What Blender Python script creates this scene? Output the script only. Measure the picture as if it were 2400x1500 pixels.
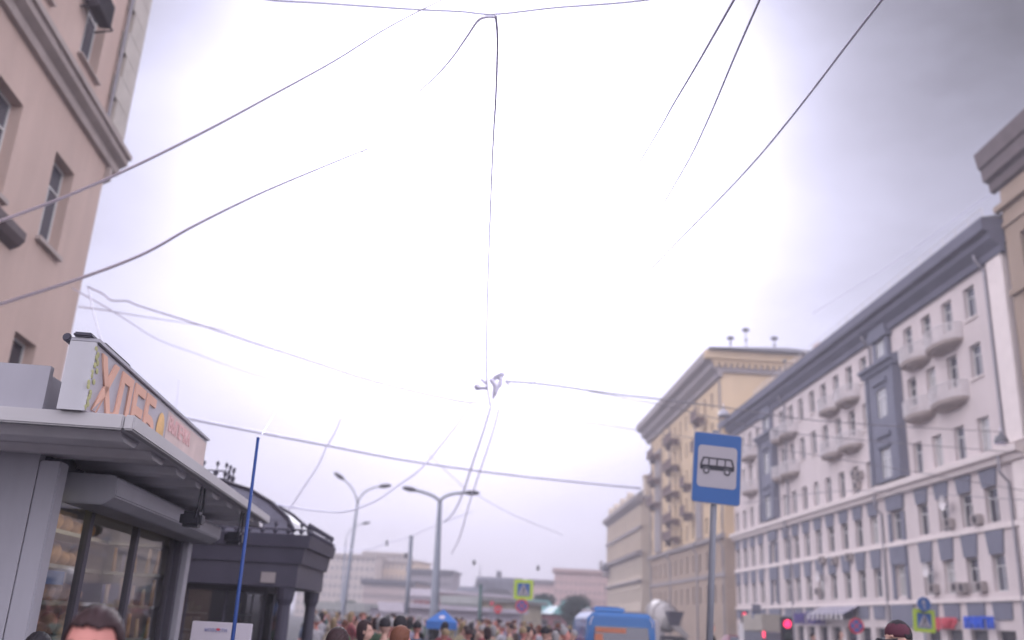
import bpy, bmesh, math, random
from mathutils import Vector, Matrix, Quaternion
rad = math.radians
S = bpy.context.scene
for o in list(bpy.data.objects): bpy.data.objects.remove(o)
COL = S.collection

# ---------------------------------------------------------------- camera
FPX = 2150.0; CAMZ = 1.75
PITCH = math.atan(702 / FPX); ROLL = rad(3.0)
_f = Vector((0, math.cos(PITCH), math.sin(PITCH)))
_r0 = Vector((1, 0, 0)); _u0 = _r0.cross(_f)
_r = math.cos(ROLL) * _r0 + math.sin(ROLL) * _u0
_u = -math.sin(ROLL) * _r0 + math.cos(ROLL) * _u0
cam_d = bpy.data.cameras.new("camera"); cam = bpy.data.objects.new("camera", cam_d); COL.objects.link(cam)
M3 = Matrix((_r, _u, -_f)).transposed()
cam.matrix_world = Matrix.Translation((0, 0, CAMZ)) @ M3.to_4x4()
cam_d.sensor_width = 36; cam_d.lens = 36 * FPX / 2400
cam_d.clip_start = 0.05; cam_d.clip_end = 3000
cam_d.dof.use_dof = True; cam_d.dof.focus_distance = 6.0; cam_d.dof.aperture_fstop = 1.1
S.camera = cam

def ray(px, py): return _f + (px - 1200) / FPX * _r - (py - 750) / FPX * _u
def atY(px, py, Y):
    d = ray(px, py); return Vector((0, 0, CAMZ)) + d * (Y / d.y)
def atZ(px, py, Z):
    d = ray(px, py); return Vector((0, 0, CAMZ)) + d * ((Z - CAMZ) / d.z)
def ground(px, Y):
    """ground point whose eye-level point appears in column px at depth Y"""
    y = 1390 + px * (1511 - 1390) / 2300.0
    p = atY(px, y, Y); return Vector((p.x, p.y, 0))

# ---------------------------------------------------------------- world, sun, exposure
SUN_DIR = ray(1130, 430).normalized()
elev = math.asin(SUN_DIR.z); azim = math.atan2(SUN_DIR.x, SUN_DIR.y)
W = bpy.data.worlds.new("World"); S.world = W; W.use_nodes = True
nt = W.node_tree; nt.nodes.clear()
def N(tree, t, **k):
    n = tree.nodes.new(t)
    for a, b in k.items(): setattr(n, a, b)
    return n
L = nt.links.new
out = N(nt, 'ShaderNodeOutputWorld'); bg = N(nt, 'ShaderNodeBackground'); bg.inputs[1].default_value = 0.1
sky = N(nt, 'ShaderNodeTexSky', sky_type='NISHITA'); sky.sun_disc = False
sky.sun_elevation = elev; sky.sun_rotation = azim; sky.dust_density = 3
tc = N(nt, 'ShaderNodeTexCoord')
def mth(op, a=None, b=None, c=None, clamp=False):
    n = N(nt, 'ShaderNodeMath', operation=op); n.use_clamp = clamp
    for i, v in enumerate((a, b, c)):
        if v is None: continue
        if isinstance(v, (int, float)): n.inputs[i].default_value = v
        else: L(v, n.inputs[i])
    return n.outputs[0]
def dotdir(v):
    n = N(nt, 'ShaderNodeVectorMath', operation='DOT_PRODUCT'); L(tc.outputs['Generated'], n.inputs[0]); n.inputs[1].default_value = v
    return n.outputs['Value']
def lobe(d, power):
    return mth('POWER', mth('MAXIMUM', dotdir(d), 0.0), power)
noi = N(nt, 'ShaderNodeTexNoise'); noi.inputs['Scale'].default_value = 3.6; noi.inputs['Detail'].default_value = 5
noi.inputs['Roughness'].default_value = 0.55
mp = N(nt, 'ShaderNodeMapping'); mp.inputs['Scale'].default_value = (1, 1, 2.2); L(tc.outputs['Generated'], mp.inputs[0]); L(mp.outputs[0], noi.inputs[0])
cloud = mth('SUBTRACT', noi.outputs[0], 0.5)
# overcast brightness: even cloud, a thin bright place in front of the hidden sun, lens vignetting put in as darker sky high on the right
v = mth('ADD', 5.7, mth('MULTIPLY', lobe(SUN_DIR, 42), 34.0))
v = mth('ADD', v, mth('MULTIPLY', lobe(ray(1150, 0).normalized(), 70), 7.0))
v = mth('SUBTRACT', v, mth('MULTIPLY', lobe(ray(2650, -200).normalized(), 20), 6.0))
v = mth('SUBTRACT', v, mth('MULTIPLY', lobe(ray(420, -60).normalized(), 34), 3.0))
# cloud noise; unseen fill lobes for the facades are added further down
v = mth('ADD', v, mth('MULTIPLY', cloud, 4.6))
v = mth('MAXIMUM', v, 0.6)
comb = N(nt, 'ShaderNodeMix', data_type='RGBA'); comb.inputs[0].default_value = 1.0; comb.blend_type = 'MULTIPLY'
comb.inputs[6].default_value = (0.90, 0.895, 1.20, 1)
cv = N(nt, 'ShaderNodeCombineColor'); L(v, cv.inputs[0]); L(v, cv.inputs[1]); L(v, cv.inputs[2]); L(cv.outputs[0], comb.inputs[7])
side = 0.0
for d_, p_, a_ in (((0, -1, .4), 1.5, 6.0), ((-1, -.35, .4), 5, 24.0), ((1, -.35, .4), 5, 17.0)):  # bright sky lobes added out of view to fill the facades
    side = mth('ADD', side, mth('MULTIPLY', lobe(Vector(d_).normalized(), p_), a_))
cs = N(nt, 'ShaderNodeCombineColor'); L(mth('MULTIPLY', side, 1.05), cs.inputs[0]); L(mth('MULTIPLY', side, .965), cs.inputs[1]); L(mth('MULTIPLY', side, .97), cs.inputs[2])
both = N(nt, 'ShaderNodeMix', data_type='RGBA'); both.blend_type = 'ADD'; both.inputs[0].default_value = 1; L(comb.outputs[2], both.inputs[6]); L(cs.outputs[0], both.inputs[7])
cover = N(nt, 'ShaderNodeMix', data_type='RGBA'); cover.inputs[0].default_value = 0.95
L(sky.outputs[0], cover.inputs[6]); L(both.outputs[2], cover.inputs[7])
L(cover.outputs[2], bg.inputs[0]); L(bg.outputs[0], out.inputs[0])
sun_d = bpy.data.lights.new("sun", 'SUN'); sun = bpy.data.objects.new("sun", sun_d); COL.objects.link(sun)
sun_d.energy = 0.8; sun_d.angle = rad(25); sun_d.color = (1, 0.96, 0.93)
sun.rotation_mode = 'QUATERNION'; sun.rotation_quaternion = SUN_DIR.to_track_quat('Z', 'Y')
S.view_settings.view_transform = 'Standard'; S.view_settings.look = 'None'; S.view_settings.gamma = 1
S.view_settings.exposure = 0.5
S.render.engine = 'CYCLES'; S.cycles.use_denoising = True; S.cycles.max_bounces = 6; S.cycles.volume_bounces = 0
S.cycles.caustics_reflective = False; S.cycles.caustics_refractive = False

# ---------------------------------------------------------------- materials
def mat(name, col, rough=0.8, metal=0.0, var=0.12, scale=1.5, emit=None, es=1.0, streak=0.0, spec=0.3, coat=0):
    m = bpy.data.materials.new(name); m.use_nodes = True; t = m.node_tree; b = t.nodes['Principled BSDF']
    b.inputs['Roughness'].default_value = rough; b.inputs['Metallic'].default_value = metal
    b.inputs['Specular IOR Level'].default_value = spec; b.inputs['Coat Weight'].default_value = coat
    tcn = t.nodes.new('ShaderNodeTexCoord'); no = t.nodes.new('ShaderNodeTexNoise')
    no.inputs['Scale'].default_value = scale; no.inputs['Detail'].default_value = 6; no.inputs['Roughness'].default_value = 0.65
    mpn = t.nodes.new('ShaderNodeMapping'); t.links.new(tcn.outputs['Object'], mpn.inputs[0]); t.links.new(mpn.outputs[0], no.inputs[0])
    if streak: mpn.inputs['Scale'].default_value = (1, 1, streak)
    cr = t.nodes.new('ShaderNodeValToRGB'); t.links.new(no.outputs[0], cr.inputs[0])
    cr.color_ramp.elements[0].position = 0.3; cr.color_ramp.elements[1].position = 0.7
    cr.color_ramp.elements[0].color = (*[c * (1 - var) for c in col], 1); cr.color_ramp.elements[1].color = (*[min(1, c * (1 + var)) for c in col], 1)
    t.links.new(cr.outputs[0], b.inputs['Base Color'])
    if emit: b.inputs['Emission Color'].default_value = (*emit, 1); b.inputs['Emission Strength'].default_value = es
    return m
def glass(name, tint=(0.06, 0.065, 0.08), refl=0.35, trans=0.0):
    m = bpy.data.materials.new(name); m.use_nodes = True; t = m.node_tree; t.nodes.clear()
    o = t.nodes.new('ShaderNodeOutputMaterial'); mx = t.nodes.new('ShaderNodeMixShader'); g = t.nodes.new('ShaderNodeBsdfGlossy')
    g.inputs['Roughness'].default_value = 0.03; g.inputs['Color'].default_value = (0.9, 0.9, 0.95, 1)
    no = t.nodes.new('ShaderNodeTexNoise'); no.inputs['Scale'].default_value = 0.9
    bp = t.nodes.new('ShaderNodeBump'); bp.inputs['Strength'].default_value = 0.03; t.links.new(no.outputs[0], bp.inputs['Height']); t.links.new(bp.outputs[0], g.inputs['Normal'])
    if trans: d = t.nodes.new('ShaderNodeBsdfTransparent'); d.inputs[0].default_value = (trans, trans, trans, 1)
    else: d = t.nodes.new('ShaderNodeBsdfDiffuse'); d.inputs[0].default_value = (*tint, 1)
    mx.inputs[0].default_value = refl
    t.links.new(d.outputs[0], mx.inputs[1]); t.links.new(g.outputs[0], mx.inputs[2]); t.links.new(mx.outputs[0], o.inputs[0])
    return m
M = dict(
 peach=mat('peach_stucco', (0.55, 0.42, 0.365), var=.11, scale=.55, streak=.25), quoin=mat('quoin_stucco', (0.50, .46, .42)),
 belt=mat('belt_stone', (0.42, .36, .34)), frame_w=mat('window_paint', (.62, .62, .62), var=.05), reveal=mat('reveal', (.33, .27, .26)),
 white=mat('white_stucco', (0.60, .535, .53), var=.10, scale=.35, streak=.25), wtrim=mat('white_trim', (.74, .67, .65), var=.06),
 blue=mat('blue_grey_stucco', (.165, .17, .22), var=.12, scale=1.2, streak=.4), bluet=mat('blue_grey_trim', (.155, .16, .21), var=.1),
 cornice=mat('cornice_paint', (.13, .13, .175), var=.1, scale=.6), roofm=mat('roof_metal', (.2, .2, .23), rough=.5),
 yellow=mat('yellow_stucco', (.60, .46, .30), var=.08, scale=.3, streak=.3), yellowd=mat('rusticated_stone', (.36, .28, .22), var=.1, scale=.6),
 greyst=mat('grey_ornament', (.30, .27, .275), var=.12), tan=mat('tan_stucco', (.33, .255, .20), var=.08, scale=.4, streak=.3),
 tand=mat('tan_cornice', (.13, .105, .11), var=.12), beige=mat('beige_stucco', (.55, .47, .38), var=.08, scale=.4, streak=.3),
 pane=glass('window_pane', (.03, .03, .045), .14), pane_l=glass('pale_pane', (.42, .42, .42), .25), pane_m=glass('hazy_pane', (.09, .095, .12), .16),  # pale pane tint stands for curtains and pale reflections
 slab=mat('balcony_slab', (.40, .34, .32)), rail=mat('rail_paint', (.62, .59, .60), rough=.5), brown=mat('balcony_brown', (.18, .125, .12)),
 pipe=mat('drainpipe_zinc', (.27, .26, .29), rough=.45, metal=.3), ac=mat('ac_unit_plastic', (.35, .31, .3), rough=.6), acd=mat('ac_grille', (.06, .05, .06)),
 kgrey=mat('kiosk_grey_panel', (.36, .355, .405), rough=.5, var=.13, scale=1.2, streak=.3), klight=mat('kiosk_light_panel', (.49, .49, .53), rough=.45, var=.10, scale=2, streak=.3),
 kdark=mat('kiosk_dark_trim', (.07, .065, .09), rough=.5), kcan=mat('canopy_metal', (.48, .47, .49), rough=.5, var=.05), krib=mat('canopy_soffit', (.78, .76, .80), rough=.45, var=.08, scale=3),
 orange=mat('orange_letters', (.66, .40, .31), var=.06), pink=mat('pink_print', (.68, .44, .44), var=.12, scale=4), gold=mat('ochre_print', (.66, .43, .2), var=.2, scale=6), greenp=mat('wheat_print', (.42, .42, .22), var=.2, scale=9),
 dark=mat('dark_bronze_paint', (.058, .055, .082), rough=.45, var=.15), darkroof=mat('dark_metal_roof', (.14, .14, .185), rough=.4, var=.15, scale=2), darkmid=mat('pavilion_fascia', (.075, .07, .09), rough=.5),
 signblue=mat('sign_blue', (.03, .11, .33), rough=.35, var=.05), signgrey=mat('sign_white', (.38, .36, .40), rough=.4, var=.04), black=mat('black_paint', (.02, .02, .03), rough=.4),
 lime=mat('fluorescent_lime', (.45, .62, .04), rough=.5, var=.05, emit=(.4, .6, .02), es=.0), red=mat('sign_red', (.55, .03, .05), rough=.4),
 steel=mat('galvanised_steel', (.22, .24, .29), rough=.45, metal=.3), steell=mat('pale_steel', (.36, .38, .43), rough=.45, metal=.2), polegrey=mat('pole_grey', (.20, .21, .25), rough=.5),
 bluepole=mat('blue_pole_paint', (.02, .06, .24), rough=.4), wire=mat('glare_paled_cable', (.78, .78, .93), rough=.35, metal=.5, var=.06), lamp=mat('lamp_housing', (.13, .13, .15), rough=.5), lampw=mat('pale_lamp_glass', (.40, .40, .46), rough=.3),  # wire colour is paled to stand in for sky glare
 asphalt=mat('asphalt', (.05, .05, .055), rough=.9, scale=4, var=.3), pave=mat('paving', (.13, .125, .13), scale=3, var=.2), mark=mat('road_paint', (.7, .7, .7)),
 vanblue=mat('blue_car_paint', (.035, .16, .44), rough=.25, var=.03, coat=.6), rubber=mat('tyre_rubber', (.02, .02, .02)), rim=mat('wheel_rim', (.45, .45, .47), rough=.4, metal=.5),
 carwhite=mat('white_car_paint', (.75, .73, .75), rough=.25, var=.03, coat=.5), cargrey=mat('grey_car_paint', (.2, .2, .23), rough=.3, var=.05, coat=.5), carred=mat('maroon_car_paint', (.22, .04, .06), rough=.3, coat=.5),
 tail=mat('tail_light', (.7, .02, .05), rough=.3, emit=(1, .06, .14), es=1.6), sigred=mat('red_signal_lens', (.8, .02, .08), emit=(1, .03, .14), es=1.6), off=mat('unlit_lens', (.04, .05, .05), rough=.3),
 box=mat('truck_box', (.36, .33, .29), rough=.6), drum=mat('mixer_drum', (.36, .34, .335), rough=.5, var=.1, scale=2), orangewin=mat('orange_window_band', (.55, .21, .13), var=.1),
 tentblue=mat('tent_blue', (.05, .17, .50), rough=.6, var=.06), tentwhite=mat('tent_white', (.66, .6, .72), rough=.6), teal=mat('teal_roof', (.17, .40, .40), rough=.5, var=.1), tealw=mat('pale_teal_roof', (.38, .50, .53), rough=.5, var=.1),
 redwall=mat('market_red', (.32, .15, .17), var=.25, scale=1.2), mansard=mat('mansard_slate', (.13, .135, .17), rough=.5), pinkb=mat('pink_stucco', (.55, .40, .38), var=.08, scale=.3), greyb=mat('grey_stucco', (.27, .25, .28), var=.08, scale=.2),
 bgbeige=mat('far_beige_stucco', (.48, .42, .38), var=.08, scale=.2), bgyel=mat('far_yellow_stucco', (.62, .48, .34), var=.06, scale=.2), bgpink=mat('far_rosy_stone', (.44, .36, .35), var=.08, scale=.2), cream=mat('cream_panel', (.62, .56, .42), var=.1, scale=1),
 trunk=mat('bark', (.08, .06, .05)), leaf=mat('foliage', (.05, .085, .06), var=.45, scale=1.1), leaf2=mat('dark_foliage', (.035, .06, .055), var=.4, scale=1.1),
 skin=mat('skin', (.55, .24, .21), rough=.55, var=.06, scale=8), skin2=mat('pale_skin', (.55, .34, .28), rough=.55), hair=mat('dark_brown_hair', (.035, .017, .02), rough=.6, var=.4, scale=30), hairb=mat('black_hair', (.015, .013, .018), rough=.6, var=.3, scale=30),
 hairf=mat('fair_hair', (.26, .19, .11), rough=.6, var=.2, scale=20), hairg=mat('grey_hair', (.3, .29, .3), rough=.6), hairr=mat('auburn_hair', (.16, .06, .035), rough=.6),
 poster=mat('poster_white', (.62, .58, .66), var=.05), posteror=mat('poster_orange', (.75, .26, .14)), posterb=mat('poster_print_blue', (.3, .3, .5)), bread=mat('bread_crust', (.48, .29, .16), var=.3, scale=9), interior=mat('kiosk_interior', (.62, .48, .36), var=.25, scale=3),
 shelf=mat('shelf_white', (.35, .36, .36)), lampy=mat('ceiling_tube', (.9, .9, .5), emit=(1, .95, .35), es=9), navy=mat('navy_letters', (.07, .04, .22), rough=.4), bluel=mat('blue_letters', (.01, .09, .62), rough=.35), redl=mat('red_letters', (.60, .06, .09), rough=.35),
 awn=mat('awning_maroon', (.25, .10, .12)), eye=mat('eye_dark', (.03, .02, .02), rough=.2), greeny=mat('green_post', (.08, .13, .13)), yelsign=mat('sign_yellow', (.55, .45, .08)),
)
CLOTH = {}
for nm, c in dict(navy=(.03, .035, .09), black=(.02, .02, .025), white=(.6, .58, .66), red=(.42, .05, .08), teal=(.04, .30, .31), grey=(.2, .2, .23), mustard=(.48, .40, .22), lilac=(.38, .33, .52), brown=(.13, .08, .06), pink=(.55, .28, .34), green=(.12, .25, .12), beige=(.47, .38, .28), denim=(.08, .13, .25), orange=(.42, .24, .16)).items():
    g_ = sum(c) / 3; c = tuple((g_ + (x - g_) * .7) * .72 for x in c)
    CLOTH[nm] = mat(nm + '_cloth', c, rough=.9, var=.15, scale=6)

# ---------------------------------------------------------------- mesh helpers
class MB:
    def __init__(s): s.v = []; s.f = []
    def add(s, vs, fs):
        n = len(s.v); s.v += [tuple(p) for p in vs]; s.f += [tuple(i + n for i in f) for f in fs]; return s
    def box(s, x0, x1, y0, y1, z0, z1):
        return s.add([(x, y, z) for z in (z0, z1) for y in (y0, y1) for x in (x0, x1)],
                     [(0, 2, 3, 1), (4, 5, 7, 6), (0, 1, 5, 4), (2, 6, 7, 3), (0, 4, 6, 2), (1, 3, 7, 5)])
    def prism(s, pts, a, b, axis='x'):
        n = len(pts)
        def P(p, t): return {'x': (t, p[0], p[1]), 'y': (p[0], t, p[1]), 'z': (p[0], p[1], t)}[axis]
        return s.add([P(p, a) for p in pts] + [P(p, b) for p in pts],
                     [tuple(range(n)), tuple(range(2 * n - 1, n - 1, -1))] + [(i, i + n, (i + 1) % n + n, (i + 1) % n) for i in range(n)])
    def cyl(s, p, q, r0, r1=None, n=12, cap=True):
        r1 = r0 if r1 is None else r1; p = Vector(p); q = Vector(q); d = (q - p).normalized()
        a = d.orthogonal().normalized(); b = d.cross(a); vs = []
        for c, r in ((p, r0), (q, r1)):
            for i in range(n):
                t = 2 * math.pi * i / n; vs.append(c + a * math.cos(t) * r + b * math.sin(t) * r)
        fs = [(i, (i + 1) % n, (i + 1) % n + n, i + n) for i in range(n)]
        if cap: fs += [tuple(range(n - 1, -1, -1)), tuple(range(n, 2 * n))]
        return s.add(vs, fs)
    def tube(s, pts, rs, n=8):
        pts = [Vector(p) for p in pts]; k = len(pts)
        if isinstance(rs, (int, float)): rs = [rs] * k
        vs = []; a = None
        for i, p in enumerate(pts):
            d = (pts[min(i + 1, k - 1)] - pts[max(i - 1, 0)]).normalized()
            a = d.orthogonal().normalized() if a is None else (a - d * a.dot(d)).normalized()
            b = d.cross(a)
            for j in range(n):
                t = 2 * math.pi * j / n; vs.append(p + (a * math.cos(t) + b * math.sin(t)) * rs[i])
        fs = [(i * n + j, i * n + (j + 1) % n, (i + 1) * n + (j + 1) % n, (i + 1) * n + j) for i in range(k - 1) for j in range(n)]
        fs += [tuple(range(n - 1, -1, -1)), tuple(range((k - 1) * n, k * n))]
        return s.add(vs, fs)
    def lathe(s, prof, c=(0, 0, 0), n=16, axis='z'):
        vs = []
        for r, z in prof:
            for i in range(n):
                t = 2 * math.pi * i / n; x, y = r * math.cos(t), r * math.sin(t)
                p = (x, y, z) if axis == 'z' else ((x, z, y) if axis == 'y' else (z, x, y))
                vs.append((p[0] + c[0], p[1] + c[1], p[2] + c[2]))
        k = len(prof)
        fs = [(i * n + j, i * n + (j + 1) % n, (i + 1) * n + (j + 1) % n, (i + 1) * n + j) for i in range(k - 1) for j in range(n)]
        fs += [tuple(range(n - 1, -1, -1)), tuple(range((k - 1) * n, k * n))]
        return s.add(vs, fs)
    def ball(s, c, r, n=12, sc=(1, 1, 1)):
        prof = [(max(1e-3, math.sin(math.pi * i / n)) , -math.cos(math.pi * i / n)) for i in range(n + 1)]
        t = MB().lathe(prof, n=n + 4); t.v = [(c[0] + v[0] * r * sc[0], c[1] + v[1] * r * sc[1], c[2] + v[2] * r * sc[2]) for v in t.v]
        return s.add(t.v, t.f)
    def xf(s, m): s.v = [tuple(m @ Vector(v)) for v in s.v]; return s
    def merge(s, o): return s.add(o.v, o.f)
    def mesh(s, name, smooth=False, bevel=0):
        me = bpy.data.meshes.new(name); me.from_pydata(s.v, [], s.f); me.validate()
        bm = bmesh.new(); bm.from_mesh(me); bmesh.ops.recalc_face_normals(bm, faces=bm.faces)
        if bevel: bmesh.ops.bevel(bm, geom=[e for e in bm.edges if len(e.link_faces) == 2 and e.calc_face_angle(0) > .6], offset=bevel, segments=2, affect='EDGES', clamp_overlap=True)
        bm.to_mesh(me); bm.free()
        if smooth: me.shade_smooth() if hasattr(me, 'shade_smooth') else None
        return me
    def build(s, name, m, parent=None, smooth=False, bevel=0, loc=None, mats=None):
        o = bpy.data.objects.new(name, s.mesh(name, smooth, bevel)); COL.objects.link(o)
        o.data.materials.append(m)
        if parent: o.parent = parent
        if loc is not None: o.location = loc
        return o
def tag(o, label=None, cat=None, group=None, kind=None):
    if label: o['label'] = label
    if cat: o['category'] = cat
    if group: o['group'] = group
    if kind: o['kind'] = kind
    return o
def empty(name, loc, rz=0, label=None, cat=None, group=None):
    o = bpy.data.objects.new(name, None); COL.objects.link(o); o.location = loc; o.rotation_euler = (0, 0, rz); o.empty_display_size = .2
    return tag(o, label, cat, group)
def copy_tree(o, parent=None):
    c = o.copy(); COL.objects.link(c); c.parent = parent
    for ch in o.children: copy_tree(ch, c)
    return c
def mesh_obj(name, me, m, parent=None, loc=None):
    o = bpy.data.objects.new(name, me); COL.objects.link(o)
    if not me.materials: me.materials.append(m)
    if parent: o.parent = parent
    if loc is not None: o.location = loc
    return o
def setmat(o, m):
    o.material_slots[0].link = 'OBJECT'; o.material_slots[0].material = m
def text(name, s, size, m, parent=None, depth=.02, mtx=None, bold=.0, sx=1.0):
    cu = bpy.data.curves.new(name, 'FONT'); cu.body = s; cu.size = size; cu.extrude = depth; cu.offset = bold; cu.resolution_u = 3
    t = bpy.data.objects.new('tmp', cu); COL.objects.link(t); dg = bpy.context.evaluated_depsgraph_get()
    me = bpy.data.meshes.new_from_object(t.evaluated_get(dg)); bpy.data.objects.remove(t)
    if sx != 1: me.transform(Matrix.Diagonal((sx, 1, 1, 1)))
    if mtx: me.transform(mtx)
    me.materials.clear(); me.materials.append(m)
    o = bpy.data.objects.new(name, me); COL.objects.link(o)
    if parent: o.parent = parent
    return o
def frame_rz(A, B): return math.atan2(B[1] - A[1], B[0] - A[0])

# facade: local x along wall, +y outward, z up.  openings = (x0,x1,z0,z1)
def wall_mesh(Lx, z0, z1, thick, openings, reveal=.28, y=0.0):
    xs = sorted({0, Lx} | {a for o in openings for a in o[:2]}); zs = sorted({z0, z1} | {a for o in openings for a in o[2:4]})
    b = MB(); cells = set()
    for i in range(len(xs) - 1):
        for j in range(len(zs) - 1):
            cx, cz = (xs[i] + xs[i + 1]) / 2, (zs[j] + zs[j + 1]) / 2
            if any(o[0] < cx < o[1] and o[2] < cz < o[3] for o in openings): continue
            b.add([(xs[i], y, zs[j]), (xs[i + 1], y, zs[j]), (xs[i + 1], y, zs[j + 1]), (xs[i], y, zs[j + 1])], [(0, 1, 2, 3)])
    for a0, a1, c0, c1 in openings:
        b.add([(a0, y, c0), (a1, y, c0), (a1, y, c1), (a0, y, c1), (a0, y - reveal, c0), (a1, y - reveal, c0), (a1, y - reveal, c1), (a0, y - reveal, c1)],
              [(0, 1, 5, 4), (1, 2, 6, 5), (2, 3, 7, 6), (3, 0, 4, 7)])
    t = thick
    b.add([(0, y, z0), (0, y - t, z0), (0, y - t, z1), (0, y, z1)], [(0, 1, 2, 3)])
    b.add([(Lx, y, z0), (Lx, y - t, z0), (Lx, y - t, z1), (Lx, y, z1)], [(0, 1, 2, 3)])
    b.add([(0, y - t, z0), (Lx, y - t, z0), (Lx, y - t, z1), (0, y - t, z1)], [(0, 1, 2, 3)])
    b.add([(0, y, z1), (Lx, y, z1), (Lx, y - t, z1), (0, y - t, z1)], [(0, 1, 2, 3)])
    return b
_wc = {}
def window(parent, x0, x1, z0, z1, y=0.0, pane='pane', frame='frame_w', rev=.26, mull=True, name='window', simple=False):
    w, h = round(x1 - x0, 3), round(z1 - z0, 3); key = (w, h, frame, mull, simple)
    if key not in _wc:
        b = MB(); t = .07 if not simple else .1
        b.box(0, t, 0, .06, 0, h); b.box(w - t, w, 0, .06, 0, h); b.box(t, w - t, 0, .06, 0, t); b.box(t, w - t, 0, .06, h - t, h)
        if mull: b.box(w / 2 - t * .4, w / 2 + t * .4, .002, .058, t, h * .7 - t * .4); b.box(t, w - t, .003, .057, h * .7 - t * .4, h * .7 + t * .4)
        p = MB().add([(t, .03, t), (w - t, .03, t), (w - t, .03, h - t), (t, .03, h - t)], [(0, 1, 2, 3)])
        _wc[key] = (b.mesh('window'), p.mesh('pane'))
    fm, pm = _wc[key]
    o = mesh_obj(name, fm, M[frame], parent, (x0, y - rev, z0)); q = mesh_obj('pane', pm, M['pane'], o); setmat(q, M[pane])
    return o
rnd = random.Random(7)
def anypane(): return rnd.choice(['pane', 'pane', 'pane_m', 'pane_m', 'pane_l'])

# ---------------------------------------------------------------- ground
def struct(o): o['kind'] = 'structure'; return o
struct(MB().box(-900, 900, -200, 1500, -.5, 0).build('ground', M['asphalt']))
struct(MB().add([(-9.5, -20, .12), (-1.2, -20, .12), (-8, 48, .12), (-16, 48, .12), (-9.5, -20, 0), (-1.2, -20, 0), (-8, 48, 0), (-16, 48, 0)], [(0, 1, 2, 3), (1, 5, 6, 2), (3, 2, 6, 7)]).build('left_pavement', M['pave']))
struct(MB().add([(21.5, -20, .12), (28, -20, .12), (22.5, 190, .12), (17, 190, .12), (21.5, -20, 0), (17, 190, 0)], [(0, 1, 2, 3), (0, 3, 5, 4)]).build('right_pavement', M['pave']))
mk = MB()
for k in range(14): mk.box(8 - .09 * k, 8.14 - .09 * k, 8 + k * 8, 12 + k * 8, .004, .008)
struct(mk.build('road_marking', M['mark']))

# ---------------------------------------------------------------- left building
def left_building():
    A = (-12.63, 25.39); t = (0.0995, -0.995); B = (A[0] + t[0], A[1] + t[1])
    r = empty('apartment_building', (*A, 0), frame_rz(A, B), 'peach stucco apartment building with projecting belt cornice, cut by the left edge', 'building')
    ops = []; cols = [(2.1, 3.5), (5.75, 7.15), (9.4, 10.8), (13, 14.4), (16.6, 18)]
    for c in cols:
        for z in ((10.5, 12.95), (5.5, 7.95), (1.5, 4), (15.95, 18.5), (20, 22.4)): ops.append((c[0], c[1], z[0], z[1]))
    wall_mesh(26, 0, 30, 14, ops, .34).build('wall', M['peach'], r)
    for o in ops: window(r, *o, rev=.34, pane='pane_m' if o[2] > 9 else 'pane')
    b = MB()
    prof = [(0.003, 14.3), (.14, 14.32), (.16, 14.55), (.36, 14.68), (.38, 14.86), (.46, 14.88), (.47, 15.02), (.22, 15.12), (.2, 15.3), (.003, 15.4)]
    b.prism(prof, -.7, 26, 'x'); b.build('belt_cornice', M['belt'], r)
    b = MB().prism([(-.5, 14.28), (.14, 14.28), (.14, 13.9), (-.1, 13.75)], -.22, -.003, 'x'); b.build('bracket', M['belt'], r)
    q = MB()
    for k in range(18):
        z = 15.42 + k * .78; w = .9 if k % 2 else .7
        q.box(-.45, w, -.5, .2, z, z + .76)
    q.build('quoin', M['quoin'], r)
    for c in cols:
        for z in (10.38, 15.9): MB().box(c[0] - .12, c[1] + .12, .003, .14, z, z + .11 if z < 12 else z + .045).build('sill', M['belt'], r)
    MB().prism([(.003, 9.6), (.2, 9.7), (.3, 9.85), (.3, 10.05), (.003, 10.12)], 4.75, 8.2, 'x').build('window_hood', M['tand'], r)
    # air-conditioner on brackets at an upper window
    a = MB().box(2.9, 4.1, .12, .46, 17.2, 17.95).build('air_conditioner', M['acd'], r, bevel=.03)
    g = MB()
    for k in range(7): g.box(3.0, 4.0, .46, .48, 17.3 + k * .085, 17.33 + k * .085)
    g.build('grille', M['acd'], a)
    MB().tube([(2.9, .02, 17.05), (2.9, .5, 17.17), (4.1, .5, 17.17), (4.1, .02, 17.05)], .03).tube([(2.6, .02, 18.0), (3.0, .3, 18.12), (4.2, .35, 18.05)], .05).build('bracket', M['acd'], r)
    MB().tube([(.95, .12, 15.4), (.95, .12, 30)], .055, 8).build('drainpipe', M['pipe'], r)
left_building()

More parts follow.
